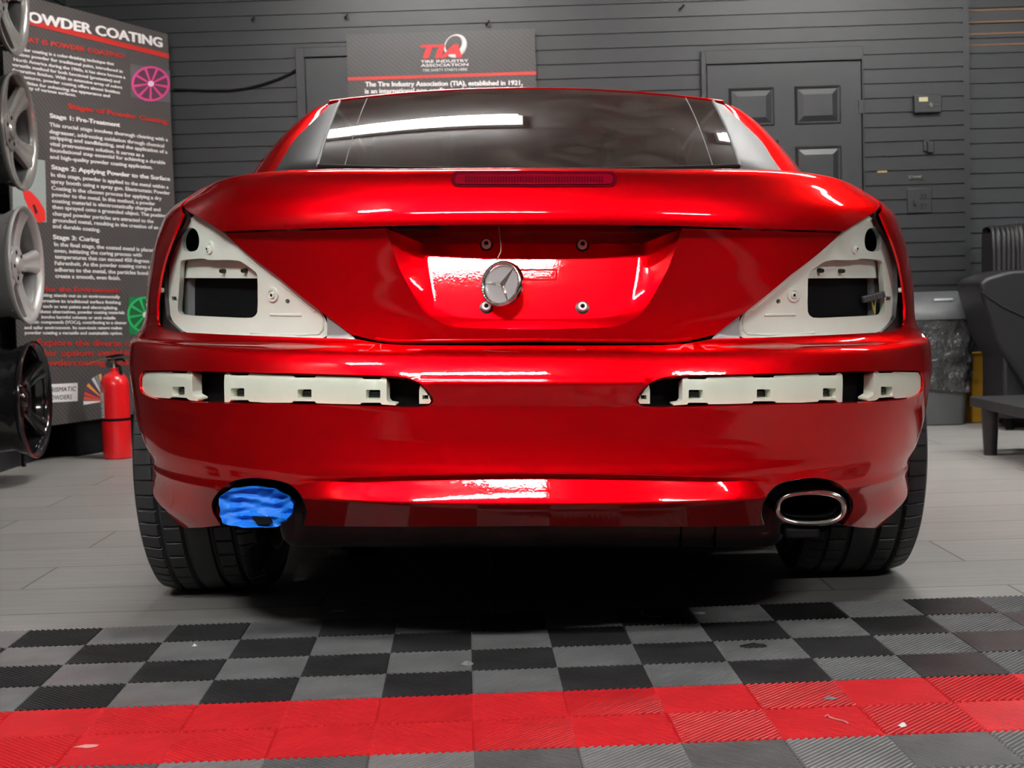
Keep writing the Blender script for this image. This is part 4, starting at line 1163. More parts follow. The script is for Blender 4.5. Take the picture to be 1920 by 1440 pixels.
Mx = Matrix.Translation(p + Vector((.05, .02, .032))) @ Matrix.Rotation(PI / 2 - .4, 4, 'Z') @ Matrix.Rotation(PI / 2, 4, 'X')
obj('bottle_body', MB().lathe([(.0, -.05), (.028, -.05), (.032, -.045), (.032, .05), (.022, .065), (.012, .07), (.012, .085), (0, .085)], 24, M=Mx), M_REDLENS, bt)
obj('rag', MB().box((p.x - .035, p.y - .03, 0), (p.x + .02, p.y + .02, .012)), M_PAPER, bt, bevel=.005)

# ================================================================== TEXT
_tc = {}
def text_geo(s, offset=.02, shear=0.0):
    k = (s, offset, shear)
    if k in _tc: return _tc[k]
    cu = bpy.data.curves.new('t', 'FONT'); cu.body = s; cu.offset = offset; cu.shear = shear; cu.resolution_u = 3; cu.fill_mode = 'FRONT'
    o = bpy.data.objects.new('t', cu); C.objects.link(o)
    dg = bpy.context.evaluated_depsgraph_get()
    me = bpy.data.meshes.new_from_object(o.evaluated_get(dg))
    v = np.array([tuple(x.co) for x in me.vertices]) if len(me.vertices) else np.zeros((0, 3)); f = [tuple(p.vertices) for p in me.polygons]
    bpy.data.objects.remove(o); bpy.data.curves.remove(cu); bpy.data.meshes.remove(me)
    _tc[k] = (v, f); return v, f
class Board:
    """a flat vertical print: pixel <-> board coordinates (x along, z up)"""
    def __init__(s, p0, along):
        s.p0 = Vector(p0); s.p0.z = 0; s.e = Vector(along).normalized(); s.n = Vector((s.e.y, -s.e.x, 0))   # n points to the room
    def loc(s, u, v):
        q = hit(u, v, np.array(s.p0), np.array(s.n)) - s.p0; return q.dot(s.e), q.z
    def P(s, x, z, off): return s.p0 + s.e * x + Vector((0, 0, z)) + s.n * off
    def text(s, mb, st, uv0, uv1, cap, off=.0022, bold=.022, shear=0.0):
        """uv0, uv1: photo pixels of the line's middle at its start and end; cap: capital height in pixels"""
        x0, z0 = s.loc(*uv0); x1, z1 = s.loc(*uv1)
        zc = s.loc(uv0[0], uv0[1] - cap / 2)[1] - s.loc(uv0[0], uv0[1] + cap / 2)[1]
        v, f = text_geo(st, min(bold, .006), shear)
        lo, hi = v.min(0), v.max(0)
        sx = (x1 - x0) / (hi[0] - lo[0]); sy = zc / .72
        for ci, (bx, bz_) in (enumerate(((0, 0),) if bold < .008 else ((-1, 0), (1, 0), (0, .55), (0, -.55)))):
            mb.add([s.P(x0 + (p[0] - lo[0] + bx * bold) * sx, z0 + (z1 - z0) * (p[0] - lo[0]) / (hi[0] - lo[0]) + (p[1] - .35 + bz_ * bold) * sy, off + ci * .0002) for p in v], f)
    def poly(s, mb, uvs, off=.0018, th=.0012):
        L = [s.loc(u, v) for u, v in uvs]; n = len(L)
        mb.add([s.P(x, z, off) for x, z in L] + [s.P(x, z, off - th) for x, z in L], [tuple(range(n)), tuple(range(2 * n - 1, n - 1, -1))] + [(i, n + i, n + (i + 1) % n, (i + 1) % n) for i in range(n)])
        return mb
    def panel(s, name, x0, x1, z0, z1, m, parent, th=.004):
        mb = MB(); c = [(x0, z0), (x1, z0), (x1, z1), (x0, z1)]
        mb.add([s.P(x, z, 0) for x, z in c] + [s.P(x, z, -th) for x, z in c], [(0, 1, 2, 3), (7, 6, 5, 4), (0, 4, 5, 1), (1, 5, 6, 2), (2, 6, 7, 3), (3, 7, 4, 0)])
        return obj(name, mb, m, parent)
def print_material(name, e, base=.060):
    m = bpy.data.materials.new(name); m.use_nodes = True; nt = m.node_tree; b = nt.nodes['Principled BSDF']; L = nt.links.new
    tc = nt.nodes.new('ShaderNodeTexCoord'); mp = nt.nodes.new('ShaderNodeMapping')
    mp.inputs['Rotation'].default_value = (0, 0, 0)
    L(tc.outputs['Object'], mp.inputs[0])
    # weave of slanted ribbons: distance along (x + z)
    vd = nt.nodes.new('ShaderNodeVectorMath'); vd.operation = 'DOT_PRODUCT'; vd.inputs[1].default_value = (e[0] * 1.0, e[1] * 1.0, 1.2); L(mp.outputs[0], vd.inputs[0])
    mu = nt.nodes.new('ShaderNodeMath'); mu.operation = 'MULTIPLY'; mu.inputs[1].default_value = 34; L(vd.outputs['Value'], mu.inputs[0])
    fr = nt.nodes.new('ShaderNodeMath'); fr.operation = 'PINGPONG'; fr.inputs[1].default_value = .5; L(mu.outputs[0], fr.inputs[0])
    n = nt.nodes.new('ShaderNodeTexNoise'); n.inputs['Scale'].default_value = 2.0; L(tc.outputs['Object'], n.inputs['Vector'])
    r = nt.nodes.new('ShaderNodeMapRange'); r.inputs['From Max'].default_value = .5; r.inputs['To Min'].default_value = base * .6; r.inputs['To Max'].default_value = base * 1.3; L(fr.outputs[0], r.inputs['Value'])
    cc = nt.nodes.new('ShaderNodeCombineColor'); 
    for i in range(3): L(r.outputs[0], cc.inputs[i])
    mx = nt.nodes.new('ShaderNodeMix'); mx.data_type = 'RGBA'; mx.blend_type = 'MULTIPLY'; mx.inputs['Factor'].default_value = 1; mx.inputs['B'].default_value = (1.05, .98, .96, 1); L(cc.outputs[0], mx.inputs['A'])
    L(mx.outputs['Result'], b.inputs['Base Color']); b.inputs['Roughness'].default_value = .42
    return m

# ---- tall banner across the left corner
PL, PR = atY(20, 400, 6.48), atY(322, 400, 7.62)
bd = Board(PL, Vector((PR.x - PL.x, PR.y - PL.y, 0)))
wB = bd.loc(324, 300)[0]; zT = bd.loc(322, 66)[1]; zB = bd.loc(96, 798)[1]
ban = empty('banner', Matrix.Translation(bd.P(wB / 2, 0, -.02)), 'tall dark printed banner about powder coating, set across the left corner', 'banner')
bd.panel('banner_panel', 0, wB, zB, zT, print_material('banner_print', bd.e, .07), ban)
for x in (.03, wB - .03):
    obj('stand_pole', MB().tube([bd.P(x, .0, -.02), bd.P(x, zT - .02, -.02)], .011, 10), M_BLACK, ban)
mb = MB(); bd.text(mb, 'POWDER COATING', (36, 27.5), (303, 80), 20, bold=.045); obj('heading', mb, M_POSTWHITE, ban)
mb = MB(); x0 = bd.loc(322, 111)[1]
zc0 = bd.loc(322, 107)[1]; hh = bd.loc(322, 102.5)[1] - bd.loc(322, 111.5)[1]
c = [(0, zc0 - hh / 2), (wB, zc0 - hh / 2), (wB, zc0 + hh / 2), (0, zc0 + hh / 2)]
mb.add([bd.P(x, z, .002) for x, z in c] + [bd.P(x, z, .0005) for x, z in c], [(0, 1, 2, 3), (7, 6, 5, 4), (0, 4, 5, 1), (1, 5, 6, 2), (2, 6, 7, 3), (3, 7, 4, 0)]); obj('stripe', mb, M_POSTRED, ban)
def para(name, lines, cap, m, bold=.03):
    if 'heading' in name:
        for st, a, b in lines:
            mb = MB(); bd.text(mb, st, a, b, cap, bold=bold); obj(name, mb, m, ban)
        return
    mb = MB()
    for st, a, b in lines: bd.text(mb, st, a, b, cap, bold=bold)
    return obj(name, mb, m, ban)
para('red_heading', [('WHAT IS POWDER COATING?', (22, 69), (233, 105.5)), ('Stages of Powder Coating:', (127, 198), (315, 228.5))], 9.5, M_POSTRED, .035)
para('paragraph', [('Powder coating is a color-finishing technique that', (25, 90), (213, 120)), ('utilizes powder for traditional paint, introduced in', (25, 100), (229, 134)),
    ('North America during the 1960s, it has since become a', (25, 111), (234, 145)), ('versatile method for both functional (protective) and', (22, 120.5), (224, 153.5)),
    ('decorative finishes. With an extensive array of colors', (22, 130.5), (228, 164)), ('and textures, powder coating offers almost limitless', (22, 140.5), (224, 173.5)),
    ('possibilities for enhancing the appearance and', (22, 151.5), (205, 180)), ('durability of various surfaces.', (22, 160), (142, 178.5))], 6.2, M_POSTWHITE)
para('stage_heading', [('Stage 1: Pre-Treatment', (93, 216.5), (224, 234)), ('Stage 2: Applying Powder to the Surface', (96, 313), (318, 335.5)), ('Stage 3: Curing', (99, 444), (185, 449.5))], 8.6, M_POSTWHITE, .04)
para('paragraph', [('This crucial stage involves thorough cleaning with a', (92, 233), (314, 262)), ('degreaser, addressing oxidation through chemical', (92, 246), (307, 273.5)), ('stripping and sandblasting, and the application of a', (93, 257), (313, 285)),
    ('vital pretreatment solution. It serves as a', (93, 269), (269, 291)), ('foundational step essential for achieving a durable', (93, 281), (309, 305)), ('and high-quality powder coating application.', (93, 293.5), (285, 314))], 7.4, M_POSTWHITE, .026)
para('paragraph', [('In this stage, powder is applied to the metal within a', (95, 327), (315, 351)), ('spray booth using a spray gun. Electrostatic Powder', (95, 339.5), (318, 362)), ('Coating is the chosen process for applying a dry', (96, 352), (302, 372)),
    ('powder to the metal. In this method, a powder', (97, 364), (290, 382)), ('coating material is electrostatically charged and', (97, 376), (300, 393)), ('then sprayed onto a grounded object. The positively', (97, 387.5), (317, 405)),
    ('charged powder particles are attracted to the', (98, 400), (287, 415)), ('grounded metal, resulting in the creation of an even', (98, 412), (316, 428)), ('and durable coating.', (98, 423.5), (187, 431))], 7.6, M_POSTWHITE, .026)
para('paragraph', [('In the final stage, the coated metal is placed in', (101, 457.5), (298, 469.5)), ('oven, initiating the curing process with', (101, 469.5), (265, 478)), ('temperatures that can exceed 450 degrees', (102, 481), (279, 489.5)),
    ('Fahrenheit. As the powder coating cures and', (102, 493), (290, 500.5)), ('adheres to the metal, the particles bond together to', (102, 505), (324, 514)), ('create a smooth, even finish.', (103, 517), (225, 521.5))], 7.8, M_POSTWHITE, .026)
para('red_heading', [('for the Environment:', (84, 541.6), (224, 544))], 9.5, M_POSTRED, .035)
para('paragraph', [('coating stands out as an environmentally', (68, 552.6), (224, 556.6)), ('alternative to traditional surface finishing', (68, 563.5), (225.5, 567)), ('such as wet paints and electroplating.', (80, 574), (220, 577)),
    ('these alternatives, powder coating materials', (74, 584), (232.5, 586)), ('involve harmful solvents or emit volatile', (77, 594), (215.6, 596)), ('organic compounds (VOCs), contributing to a cleaner', (45, 603.3), (237, 605)),
    ('and safer environment. Its non-toxic nature makes', (45, 614), (228, 614.7)), ('powder coating a versatile and sustainable option.', (46, 623.6), (229, 624.6))], 6.4, M_POSTWHITE, .034)
para('red_heading', [('Explore the diverse range', (70, 642), (272, 644)), ('color options available', (60, 662), (246, 661)), ('powdercoating needs', (68, 680), (246, 679))], 12.5, M_POSTRED, .02)
# printed pictures
def pic(name, polys, label=None):
    """polys: list of (pixel outline, colour, layer)"""
    root = None
    for uvs, col, lay in polys:
        mb = MB(); bd.poly(mb, uvs, off=.0016 + .0006 * lay, th=.0012)
        o = obj(name if root is None else name + '_detail', mb, mat(name, col, .5), ban if root is None else root)
        if root is None: root = o; o['label'] = label
def disc(cu, cv, ru, rv, n=28): return [(cu + ru * math.cos(2 * PI * k / n), cv + rv * math.sin(2 * PI * k / n)) for k in range(n)]
def wheel_pic(name, q, cu, cv, ru, rv, bg, col, dk, label):
    L = [(q, bg, 0), (disc(cu, cv, ru, rv), col, 1), (disc(cu, cv, ru * .88, rv * .88), dk, 2)]
    for k in range(9):
        th = 2 * PI * k / 9 + .2; c, s_ = math.cos(th), math.sin(th)
        L.append(([(cu - s_ * 1.2, cv + c * 1.2), (cu + c * ru * .9 - s_ * 2.4, cv + s_ * rv * .9 + c * 2.4), (cu + c * ru * .9 + s_ * 2.4, cv + s_ * rv * .9 - c * 2.4), (cu + s_ * 1.2, cv - c * 1.2)], col, 3))
    L.append((disc(cu, cv, ru * .16, rv * .16, 12), (.7, .6, .65), 4))
    pic(name, L, label)
wheel_pic('wheel_picture', [(244, 119), (318, 133), (319, 193), (245, 182)], 282, 157, 36, 33, (.11, .10, .105), (.62, .06, .25), (.10, .04, .06), 'printed picture of a pink wheel')
wheel_pic('wheel_picture', [(241, 557), (316, 556), (316, 628), (241, 627)], 272, 590, 34, 34, (.01, .16, .05), (.02, .42, .12), (.01, .10, .03), 'printed picture of a green wheel')
pic('booth_picture', [([(22, 292), (84, 301), (87, 417), (24, 414)], (.30, .36, .34), 0), ([(40, 350), (58, 360), (72, 375), (84, 395), (85, 414), (72, 418), (58, 400), (45, 372)], (.75, .03, .025), 1), ([(60, 384), (64, 383), (70, 398), (66, 402)], (.03, .01, .01), 2)], 'printed picture of a red part in a spray booth')
sw = []
cu, cv = 196, 752
cols_ = [(.75, .75, .75), (.60, .10, .06), (.68, .06, .05), (.16, .05, .12), (.80, .33, .06), (.10, .05, .10), (.62, .62, .66), (.25, .25, .28), (.65, .36, .12)]
for i, cc_ in enumerate(cols_):
    a0 = math.radians(172 + i * 10); a1 = math.radians(180 + i * 10)
    sw.append(([(cu + 6 * math.cos(a0), cv + 10 * math.sin(a0)), (cu + 40 * math.cos(a0), cv + 52 * math.sin(a0)), (cu + 40 * math.cos(a1), cv + 52 * math.sin(a1)), (cu + 6 * math.cos(a1), cv + 10 * math.sin(a1))], cc_, i % 3))
pic('swatch_picture', sw, 'printed fan of paint swatches')
lg = MB(); bd.poly(lg, [(80, 721), (145, 718), (145, 752), (80, 755.5)]); lgo = obj('logo_box', lg, M_POSTWHITE, ban)
mb = MB(); bd.text(mb, 'PRISMATIC', (88, 731), (142, 728.5), 9, off=.0034, bold=.0, shear=.2); bd.text(mb, 'POWDERS', (88, 746), (134, 744), 9, off=.0034, bold=.0, shear=.2); obj('logo_text', mb, M_BLACK, lgo)
# black storage box on the floor below the banner
cb0 = bd.P(wB * .32, 0, -.05)
tag(obj('storage_box', MB().box((0, 0, 0), (.5, .19, .30), M=Matrix.Translation(cb0 + Vector((.02, .02, 0))) @ Matrix.Rotation(math.atan2(bd.e.y, bd.e.x), 4, 'Z')), M_BLACK, bevel=.01), 'low black storage box on the floor behind the foot of the tall banner', 'box')

# ---- banner in the middle of the back wall
b2 = Board(onwall(657, 300, .035), WE)
w2 = b2.loc(1007, 200)[0]; z2 = b2.loc(832, 59)[1]
ban2 = empty('banner', Matrix.Translation(b2.P(w2 / 2, 0, -.01)), 'dark printed banner of a tire trade association standing behind the car roof', 'banner')
b2.panel('banner_panel', 0, w2, .12, z2, print_material('banner_print', b2.e, .034), ban2)
for x in (.03, w2 - .03):
    obj('stand_pole', MB().tube([b2.P(x, 0, -.014), b2.P(x, z2 - .02, -.014)], .008, 10), M_BLACK, ban2)
mb = MB(); zc_ = b2.loc(832, 142.5)[1]
c = [(0, zc_ - .0085), (w2, zc_ - .0085), (w2, zc_ + .0085), (0, zc_ + .0085)]
mb.add([b2.P(x, z, .002) for x, z in c] + [b2.P(x, z, .0005) for x, z in c], [(0, 1, 2, 3), (7, 6, 5, 4), (0, 4, 5, 1), (1, 5, 6, 2), (2, 6, 7, 3), (3, 7, 4, 0)]); obj('stripe', mb, M_POSTRED, ban2)
mb = MB(); b2.text(mb, 'The Tire Industry Association (TIA), established in 1921,', (685, 158), (979.6, 155), 9, bold=.03); b2.text(mb, 'is an international non-profit association representing all', (684.6, 171), (979.6, 166.5), 9, bold=.03); b2.text(mb, 'segments', (684.6, 183), (733, 182.2), 9, bold=.03)
obj('paragraph', mb, M_POSTWHITE, ban2)
mb = MB(); b2.text(mb, 'TIA', (790, 97), (864, 95.5), 25, bold=.05, shear=.25, off=.0036); obj('logo_text', mb, mat('logo_red', (.62, .02, .02), .5), ban2)
mb = MB()
def ell(cu, cv, a, b, rot, n=48): return [(cu + a * math.cos(t) * math.cos(rot) - b * math.sin(t) * math.sin(rot), cv + a * math.cos(t) * math.sin(rot) + b * math.sin(t) * math.cos(rot)) for t in [2 * PI * k / n for k in range(n)]]
O = ell(854, 86.5, 23.5, 20, -.9); I = ell(850.5, 84, 17.5, 13.8, -.9)
Lo = [b2.loc(*q) for q in O]; Li = [b2.loc(*q) for q in I]; n = len(O)
mb.add([b2.P(x, z, .0030) for x, z in Lo] + [b2.P(x, z, .0030) for x, z in Li], [(i, (i + 1) % n, n + (i + 1) % n, n + i) for i in range(n)])
obj('logo_ring', mb, M_POSTWHITE, ban2, solid=.0006)
mb = MB()
b2.text(mb, 'TIRE INDUSTRY', (789, 115.7), (878, 113.7), 5.2, bold=.01); b2.text(mb, 'ASSOCIATION', (789, 123), (878, 121), 5.2, bold=.01); b2.text(mb, 'TIRE SAFETY STARTS HERE', (792, 132), (876, 130), 5, bold=-.005)
obj('logo_words', mb, M_POSTWHITE, ban2)

# ================================================================== FIRE EXTINGUISHER
p = atZ(214, 862, 0)
EM = Matrix.Translation(p + Vector((0, .066, 0)))
ext = empty('fire_extinguisher', EM, 'red fire extinguisher with a white label standing on the floor before the tall banner', 'fire extinguisher')
r = .0665
obj('cylinder', MB().lathe([(0, 0), (r * .93, 0), (r, .006), (r, .345), (r * .97, .362), (r * .86, .382), (r * .66, .397), (r * .36, .406), (r * .28, .412), (r * .28, .428), (0, .428)], 48, M=EM), M_EXTRED, ext)
obj('band', MB().lathe([(r + .0004, .180), (r + .0022, .181), (r + .0022, .191), (r + .0004, .192)], 48, M=EM), M_BLACK, ext)
def ring_patch(a0, a1, z0, z1, rr, n=12): 
    return [[EM @ Vector((rr * math.sin(a0 + (a1 - a0) * k / n), -rr * math.cos(a0 + (a1 - a0) * k / n), z)) for k in range(n + 1)] for z in (z0, z1)]
lab = obj('label_sticker', MB().grid(ring_patch(-1.55, -.62, .196, .315, r + .0006)), M_POSTWHITE, ext)
mb = MB()
for k in range(9): mb.grid(ring_patch(-1.45, -.75 - .1 * (k % 3), .205 + k * .011, .209 + k * .011, r + .0010))
obj('label_print', mb, M_GRY, lab)
obj('valve', MB().lathe([(0, .424), (.016, .424), (.018, .432), (.018, .450), (.013, .455), (.013, .468), (0, .468)], 20, M=EM), M_CHROME, ext)
obj('gauge', MB().lathe([(0, 0), (.015, 0), (.017, .006), (.014, .011), (0, .011)], 20, M=EM @ Matrix.Translation((-.016, -.012, .446)) @ Matrix.Rotation(PI / 2, 4, 'X')), M_STEEL, ext)
obj('handle', MB().prism([(-.030, .452), (.040, .462), (.052, .452), (.054, .458), (.042, .474), (-.028, .468)], -.010, .010, M=EM), M_BLACK, ext, bevel=.002)
obj('lever', MB().prism([(-.034, .470), (.046, .484), (.050, .490), (.02, .492), (-.030, .484)], -.009, .009, M=EM), M_BLACK, ext, bevel=.002)
obj('nozzle', MB().tube([EM @ Vector(q) for q in ((.012, 0, .440), (.030, -.012, .436), (.036, -.018, .41), (.034, -.022, .37))], [.007, .007, .008, .010], 10), M_BLACK, ext)
obj('pull_pin', MB().tube([EM @ Vector(q) for q in ((-.01, -.012, .475), (-.05, -.03, .470), (-.085, -.04, .458), (-.115, -.045, .449))], .0016, 6), mat('brass_wire', (.5, .36, .12), .3, .9), ext)

# ================================================================== WHEELS on the left wall
whs = [(55, 14, M_GUN, M_BARREL, 1.0, .03, 'smoked alloy wheel, topmost on the wall rail, cut by the picture edge'),
       (71, 260, M_GUN, M_BARREL, 1.0, .03, 'smoked grey alloy wheel second from the top of the wall rail'),
       (83, 501, M_BRUSH, M_BARREL2, 0.85, .03, 'matt silver five-spoke alloy wheel third from the top of the wall rail'),
       (98, 743, M_BLACKG, M_BLACKG, 0.8, .045, 'gloss black alloy wheel, lowest on the wall rail')]
wy = 5.9
for i, (u, v, ms, mbr, wide, dish, lab_) in enumerate(whs):
    al = .045; q = atY(u, v, wy + .24 * math.cos(al))
    Mx = Matrix.Translation((q.x + .24 * math.sin(al), wy, q.z + .004)) @ Matrix.Rotation(al, 4, 'Z') @ Matrix.Rotation(PI / 2, 4, 'Y') @ Matrix.Rotation(.35 + .5 * i, 4, 'Z')
    w = empty('alloy_wheel', Mx, lab_, 'wheel', 'alloy wheels hung on the left wall')
    put_rim(w, Mx, ms, wide=wide, dish=dish, R=.228, depth=.21, barrel_m=mbr)
rk = empty('wheel_rail', (RX0 + .02, wy, 0), 'black steel wall rail carrying the four alloy wheels', 'rack')
obj('rail', MB().box((RX0 + .001, wy - .03, .12), (RX0 + .03, wy + .03, 2.3)), M_BLACK, rk, bevel=.003)
for u, v, *_ in whs:
    q = atY(u, v, wy + .24)
    obj('peg', MB().lathe([(.02, RX0 + .02 - q.x), (.02, -.232), (.20, -.230), (.20, -.222), (0, -.222)], 24, M=Matrix.Translation((q.x, wy, q.z)) @ Matrix.Rotation(.045, 4, 'Z') @ Matrix.Rotation(PI / 2, 4, 'Y')), M_BLACK, rk)

# ================================================================== BIN, YELLOW BOX, SOFA, TABLE
p = atZ(1766, 799, 0)
TM = Matrix.Translation(p + Vector((0, .14, 0)))
can = empty('trash_can', TM, 'grey swing-top trash can with a black liner standing beside the car', 'trash can')
def rbox(w, d, z, rr=.035, n=5):
    out = []
    for cx, cy, a0 in ((1, -1, -90), (1, 1, 0), (-1, 1, 90), (-1, -1, 180)):
        for k in range(n + 1):
            a_ = math.radians(a0 + 90 * k / n); out.append((cx * (w - rr) + rr * math.cos(a_), cy * (d - rr) + rr * math.sin(a_), z))
    return out
def loft(secs, M_): 
    n = len(secs[0]); V = [M_ @ Vector(q) for s_ in secs for q in s_]
    return MB().add(V, [(k * n + i, k * n + (i + 1) % n, (k + 1) * n + (i + 1) % n, (k + 1) * n + i) for k in range(len(secs) - 1) for i in range(n)] + [tuple(range(n - 1, -1, -1)), tuple((len(secs) - 1) * n + i for i in range(n))])
obj('can_body', loft([rbox(.128, .105, 0), rbox(.132, .11, .006), rbox(.142, .118, .17), rbox(.144, .12, .172), rbox(.168, .138, .535), rbox(.168, .138, .54)], TM), M_CAN, can, smooth=30)
obj('can_lid', loft([rbox(.172, .142, .535), rbox(.186, .152, .537), rbox(.184, .150, .572), rbox(.174, .142, .585), rbox(.168, .128, .61), rbox(.155, .095, .645), rbox(.138, .058, .668), rbox(.12, .02, .676, .018)], TM), M_CAN, can, smooth=40)
obj('lid_handle', MB().box((-.025, -.118, .628), (.07, -.106, .640), M=TM), mat('handle_pale', (.45, .46, .46), .4), can, bevel=.003)
rng = np.random.RandomState(5)
secs = []
nz = 26
base_n = 24
def bagring(k):
    z = .545 - .36 * k / nz
    f = (z / .54); w = .142 + (.168 - .142) * (z - .17) / .37 + .004; d = .118 + (.138 - .118) * (z - .17) / .37 + .004
    out = []
    R_ = rbox(w, d, z, .035, 14); n = len(R_)
    for i, (x, y, zz) in enumerate(R_):
        L_ = math.hypot(x, y); th = math.atan2(y, x)
        s_ = .006 * math.sin(7 * th + 19 * z + 2 * math.sin(11 * z)) + .006 * math.sin(17 * th - 31 * z + 1.5 * math.sin(5 * th + 23 * z)) + .004 * math.sin(29 * th + 47 * z) + .005 * math.sin(90 * z + 4 * math.sin(3 * th)) 
        s_ = abs(s_) * (.35 + .65 * min(1, k / 3)) + .002
        drop = .02 * math.sin(3 * th + 1) * (k / nz) ** 3
        out.append((x * (1 + s_ / L_), y * (1 + s_ / L_), zz + drop))
    return out
secs = [bagring(k) for k in range(nz + 1)]
n = len(secs[0])
V = [TM @ Vector(q) for s_ in secs for q in s_]
bag = obj('trash_bag', MB().add(V, [(k * n + i, k * n + (i + 1) % n, (k + 1) * n + (i + 1) % n, (k + 1) * n + i) for k in range(nz) for i in range(n)]), mat('black_bag_film', (.035, .036, .038), .27, spec=1.0, coat=.6, coat_rough=.15, bump=(9, 1.0, .05)), can, smooth=25, label='shiny crumpled black liner')

p = atY(1835, 700, 7.42)
YM = Matrix.Translation((p.x + .02, 7.36, 0))
yb = obj('yellow_box', MB().prism([(-.075, 0), (.085, 0), (.085, .33), (.062, .355), (-.045, .355), (-.068, .33), (-.075, .19)], 0, .16, M=YM), M_YELLOW, bevel=.006)
tag(yb, 'yellow plastic box on the floor between the trash can and the sofa', 'box')

# sofa: fluted back and a smooth flared arm block
ys = 7.18
pl = atY(1861, 560, ys); zt_ = atY(1880, 428, ys).z
SM = Matrix.Translation((pl.x, ys, 0))
sofa = empty('sofa', SM @ Matrix.Translation((.5, .1, 0)), 'black sofa with a fluted back and flared arm by the right wall', 'sofa')
rows = []
nx = 520; Wd = 1.3
for z, dy in ((.06, .02), (.10, 0), (.5, 0), (zt_ - .10, .0), (zt_ - .03, .006), (zt_, .03), (zt_ + .012, .07), (zt_ + .005, .14), (zt_ - .05, .16), (.06, .16)):
    row = []
    for i in range(nx + 1):
        x = Wd * i / nx
        fl = .009 * abs(math.sin(PI * x / .024 + .6 * math.sin(9 * z + 40 * x))) ** .7
        zz = z + (.010 * abs(math.sin(PI * x / .024)) - .004 * math.sin(31 * x)) * (1 if z > zt_ - .02 else 0)
        row.append(SM @ Vector((x, dy - fl * (1 if dy < .1 else 0), zz)))
    rows.append(row)
mb = MB().grid(rows, flip=True)
mb.box((0, .02, .06), (.02, .155, zt_ - .02), M=SM)
obj('backrest', mb, M_SOFA, sofa, smooth=40)
def ap(u, v, y=6.95): q = atY(u, v, y); return (q.x, q.z)
poly = [ap(1819, 531), ap(1830, 521), ap(1862, 510.5), ap(1880, 507), ap(2010, 503), ap(2010, 760), ap(1925, 760), ap(1884, 690), ap(1850, 640), ap(1836, 596), ap(1822, 552)]
obj('arm', MB().prism(poly, 6.80, 7.17), M_SOFA, sofa, bevel=.018)
mb = MB(); q0 = ap(1868, 650); q1 = ap(2010, 660)
obj('seat_base', MB().box((q0[0], 6.86, .06), (q1[0] + .4, 7.17, q0[1] - .02)), M_SOFA, sofa, bevel=.02)
obj('seam', MB().tube([Vector((ap(1836, 545, 6.797)[0], 6.797, ap(1836, 545, 6.797)[1])), Vector((ap(1880, 575, 6.797)[0], 6.797, ap(1880, 575, 6.797)[1])), Vector((ap(1935, 600, 6.797)[0], 6.797, ap(1935, 600, 6.797)[1]))], .004, 8), M_SOFA, sofa)
for x in (q0[0] + .06, q1[0] + .3):
    obj('foot', MB().lathe([(.018, 0), (.025, .062), (0, .062)], 14, M=Matrix.Translation((x, 6.95, 0))), M_BLACK, sofa)
    obj('foot', MB().lathe([(.018, 0), (.025, .062), (0, .062)], 14, M=Matrix.Translation((x, 7.28, 0))), M_BLACK, sofa)
zt2 = .232
cA = atZ(1818, 743, zt2); lg_ = atZ(1857, 853, 0)
tb = empty('coffee_table', (cA.x + .5, cA.y - .5, 0), 'low dark coffee table with tapered round legs in front of the sofa', 'table')
obj('table_top', MB().box((cA.x, cA.y - .95, zt2 - .042), (cA.x + 1.0, cA.y, zt2)), M_TABLE, tb, bevel=.004)
for dx, dy in ((0, 0), (.86, 0), (0, -.62), (.86, -.62)):
    obj('leg', MB().lathe([(.026, 0), (.036, zt2 - .042), (0, zt2 - .042)], 24, M=Matrix.Translation((lg_.x + dx, lg_.y + dy, 0))), M_TABLE, tb)

# ================================================================== SMALL THINGS on the back wall
def wallbox(name, u0, u1, v0, v1, d, m, parent=None, bevel=.004, inset=0.0, mw=None):
    a = onwall((u0 + u1) / 2, (v0 + v1) / 2); k = 7.72 / F
    w = (u1 - u0) * k / 2; h = (v1 - v0) * k / 2
    Mx = wallM(a)
    return obj(name, MB().box((-w, -d - inset, -h), (w, -inset, h), M=Mx), m, parent, bevel=bevel)
tb_ = wallbox('thermostat', 1712, 1762, 179, 212, .035, M_WALL); tag(tb_, 'painted control box with a tan label on the wall right of the panelled door', 'control box')
wallbox('box_label', 1720, 1736, 184, 192, .0012, mat('tan_label', (.42, .37, .22), .6), tb_, bevel=0, inset=.0355)
wallbox('latch', 1734, 1758, 197.5, 200.5, .004, M_STEEL, tb_, bevel=.001, inset=.0355)
wallbox('latch_knob', 1740, 1746, 195, 203, .006, M_CHROME, tb_, bevel=.001, inset=.0355)
h_ = wallbox('wall_hook', 1731, 1742, 263, 284, .012, M_WALL); tag(h_, 'painted bracket with a hook below the control box', 'hook')
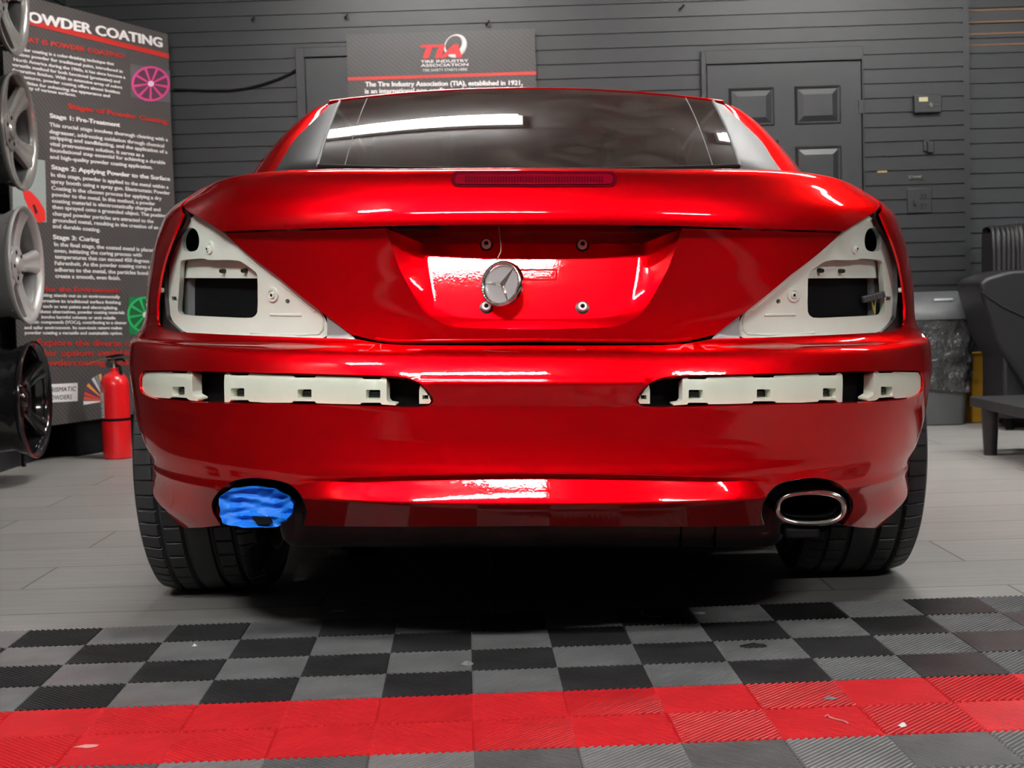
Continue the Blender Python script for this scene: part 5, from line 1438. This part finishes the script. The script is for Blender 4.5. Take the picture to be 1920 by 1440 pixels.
wallbox('prong', 1737, 1748, 266, 287, .03, M_WALL, h_, inset=.006)
k_ = wallbox('coat_knob', 1706, 1728, 331, 335, .006, M_CHROME, bevel=.0015); tag(k_, 'small bright double knob on the wall above the outlet', 'knob')
wallbox('knob_end', 1704, 1710, 329.5, 336.5, .012, M_CHROME, k_, bevel=.002); wallbox('knob_end', 1723, 1729, 329.5, 336.5, .012, M_CHROME, k_, bevel=.002)
t_ = wallbox('tape_patch', 1645, 1664, 323, 345, .0015, M_WALL, bevel=0); tag(t_, 'painted patch with a torn tan tape end beside the door frame', 'tape')
wallbox('tape_end', 1645, 1663, 320.5, 323.5, .002, mat('tan_tape', (.40, .26, .09), .6), t_, bevel=0)
o_ = wallbox('outlet_plate', 1701, 1746, 354, 399, .008, M_WALL, bevel=.003); tag(o_, 'painted double outlet plate on the back wall above the bin', 'outlet')
wallbox('switch', 1712, 1717, 375, 385, .012, M_WALL, o_, bevel=.001, inset=.0085)
for v in (367, 385):
    s_ = wallbox('socket', 1724, 1738, v - 6, v + 6, .0025, M_WALL, o_, bevel=.001, inset=.0085)
    for du in (-3, 3): wallbox('slot', 1731 + du - .8, 1731 + du + .8, v - 3, v + 3, .0008, M_BLACK, s_, bevel=0, inset=.0112)
for u, v, lb in ((1275, 17, 'small painted hook high on the wall above the right of the roof'), (474, 38, 'small painted hook high on the wall right of the tall banner'), (648, 34, 'small painted hook just above the corner of the middle banner'), (912, 47, 'small painted hook just above the top edge of the middle banner')):
    q = onwall(u, v); Mx = wallM(q)
    hk = obj('peg_hook', MB().tube([Mx @ Vector(c_) for c_ in ((0, 0, 0), (0, -.025, 0), (.012, -.04, .004), (.016, -.044, .016))], .005, 8), M_WALL); tag(hk, lb, 'hook')
pth = [onwall(u, v, .012) for u, v in ((566, 117), (560, 127), (545, 138), (520, 149), (490, 159), (460, 166), (430, 169.5), (390, 170), (350, 168.5), (326, 168))]
tag(obj('wall_cable', MB().tube(pth, .006, 8), M_BLACK), 'black cable sagging along the back wall from the flush door to the tall banner', 'cable')
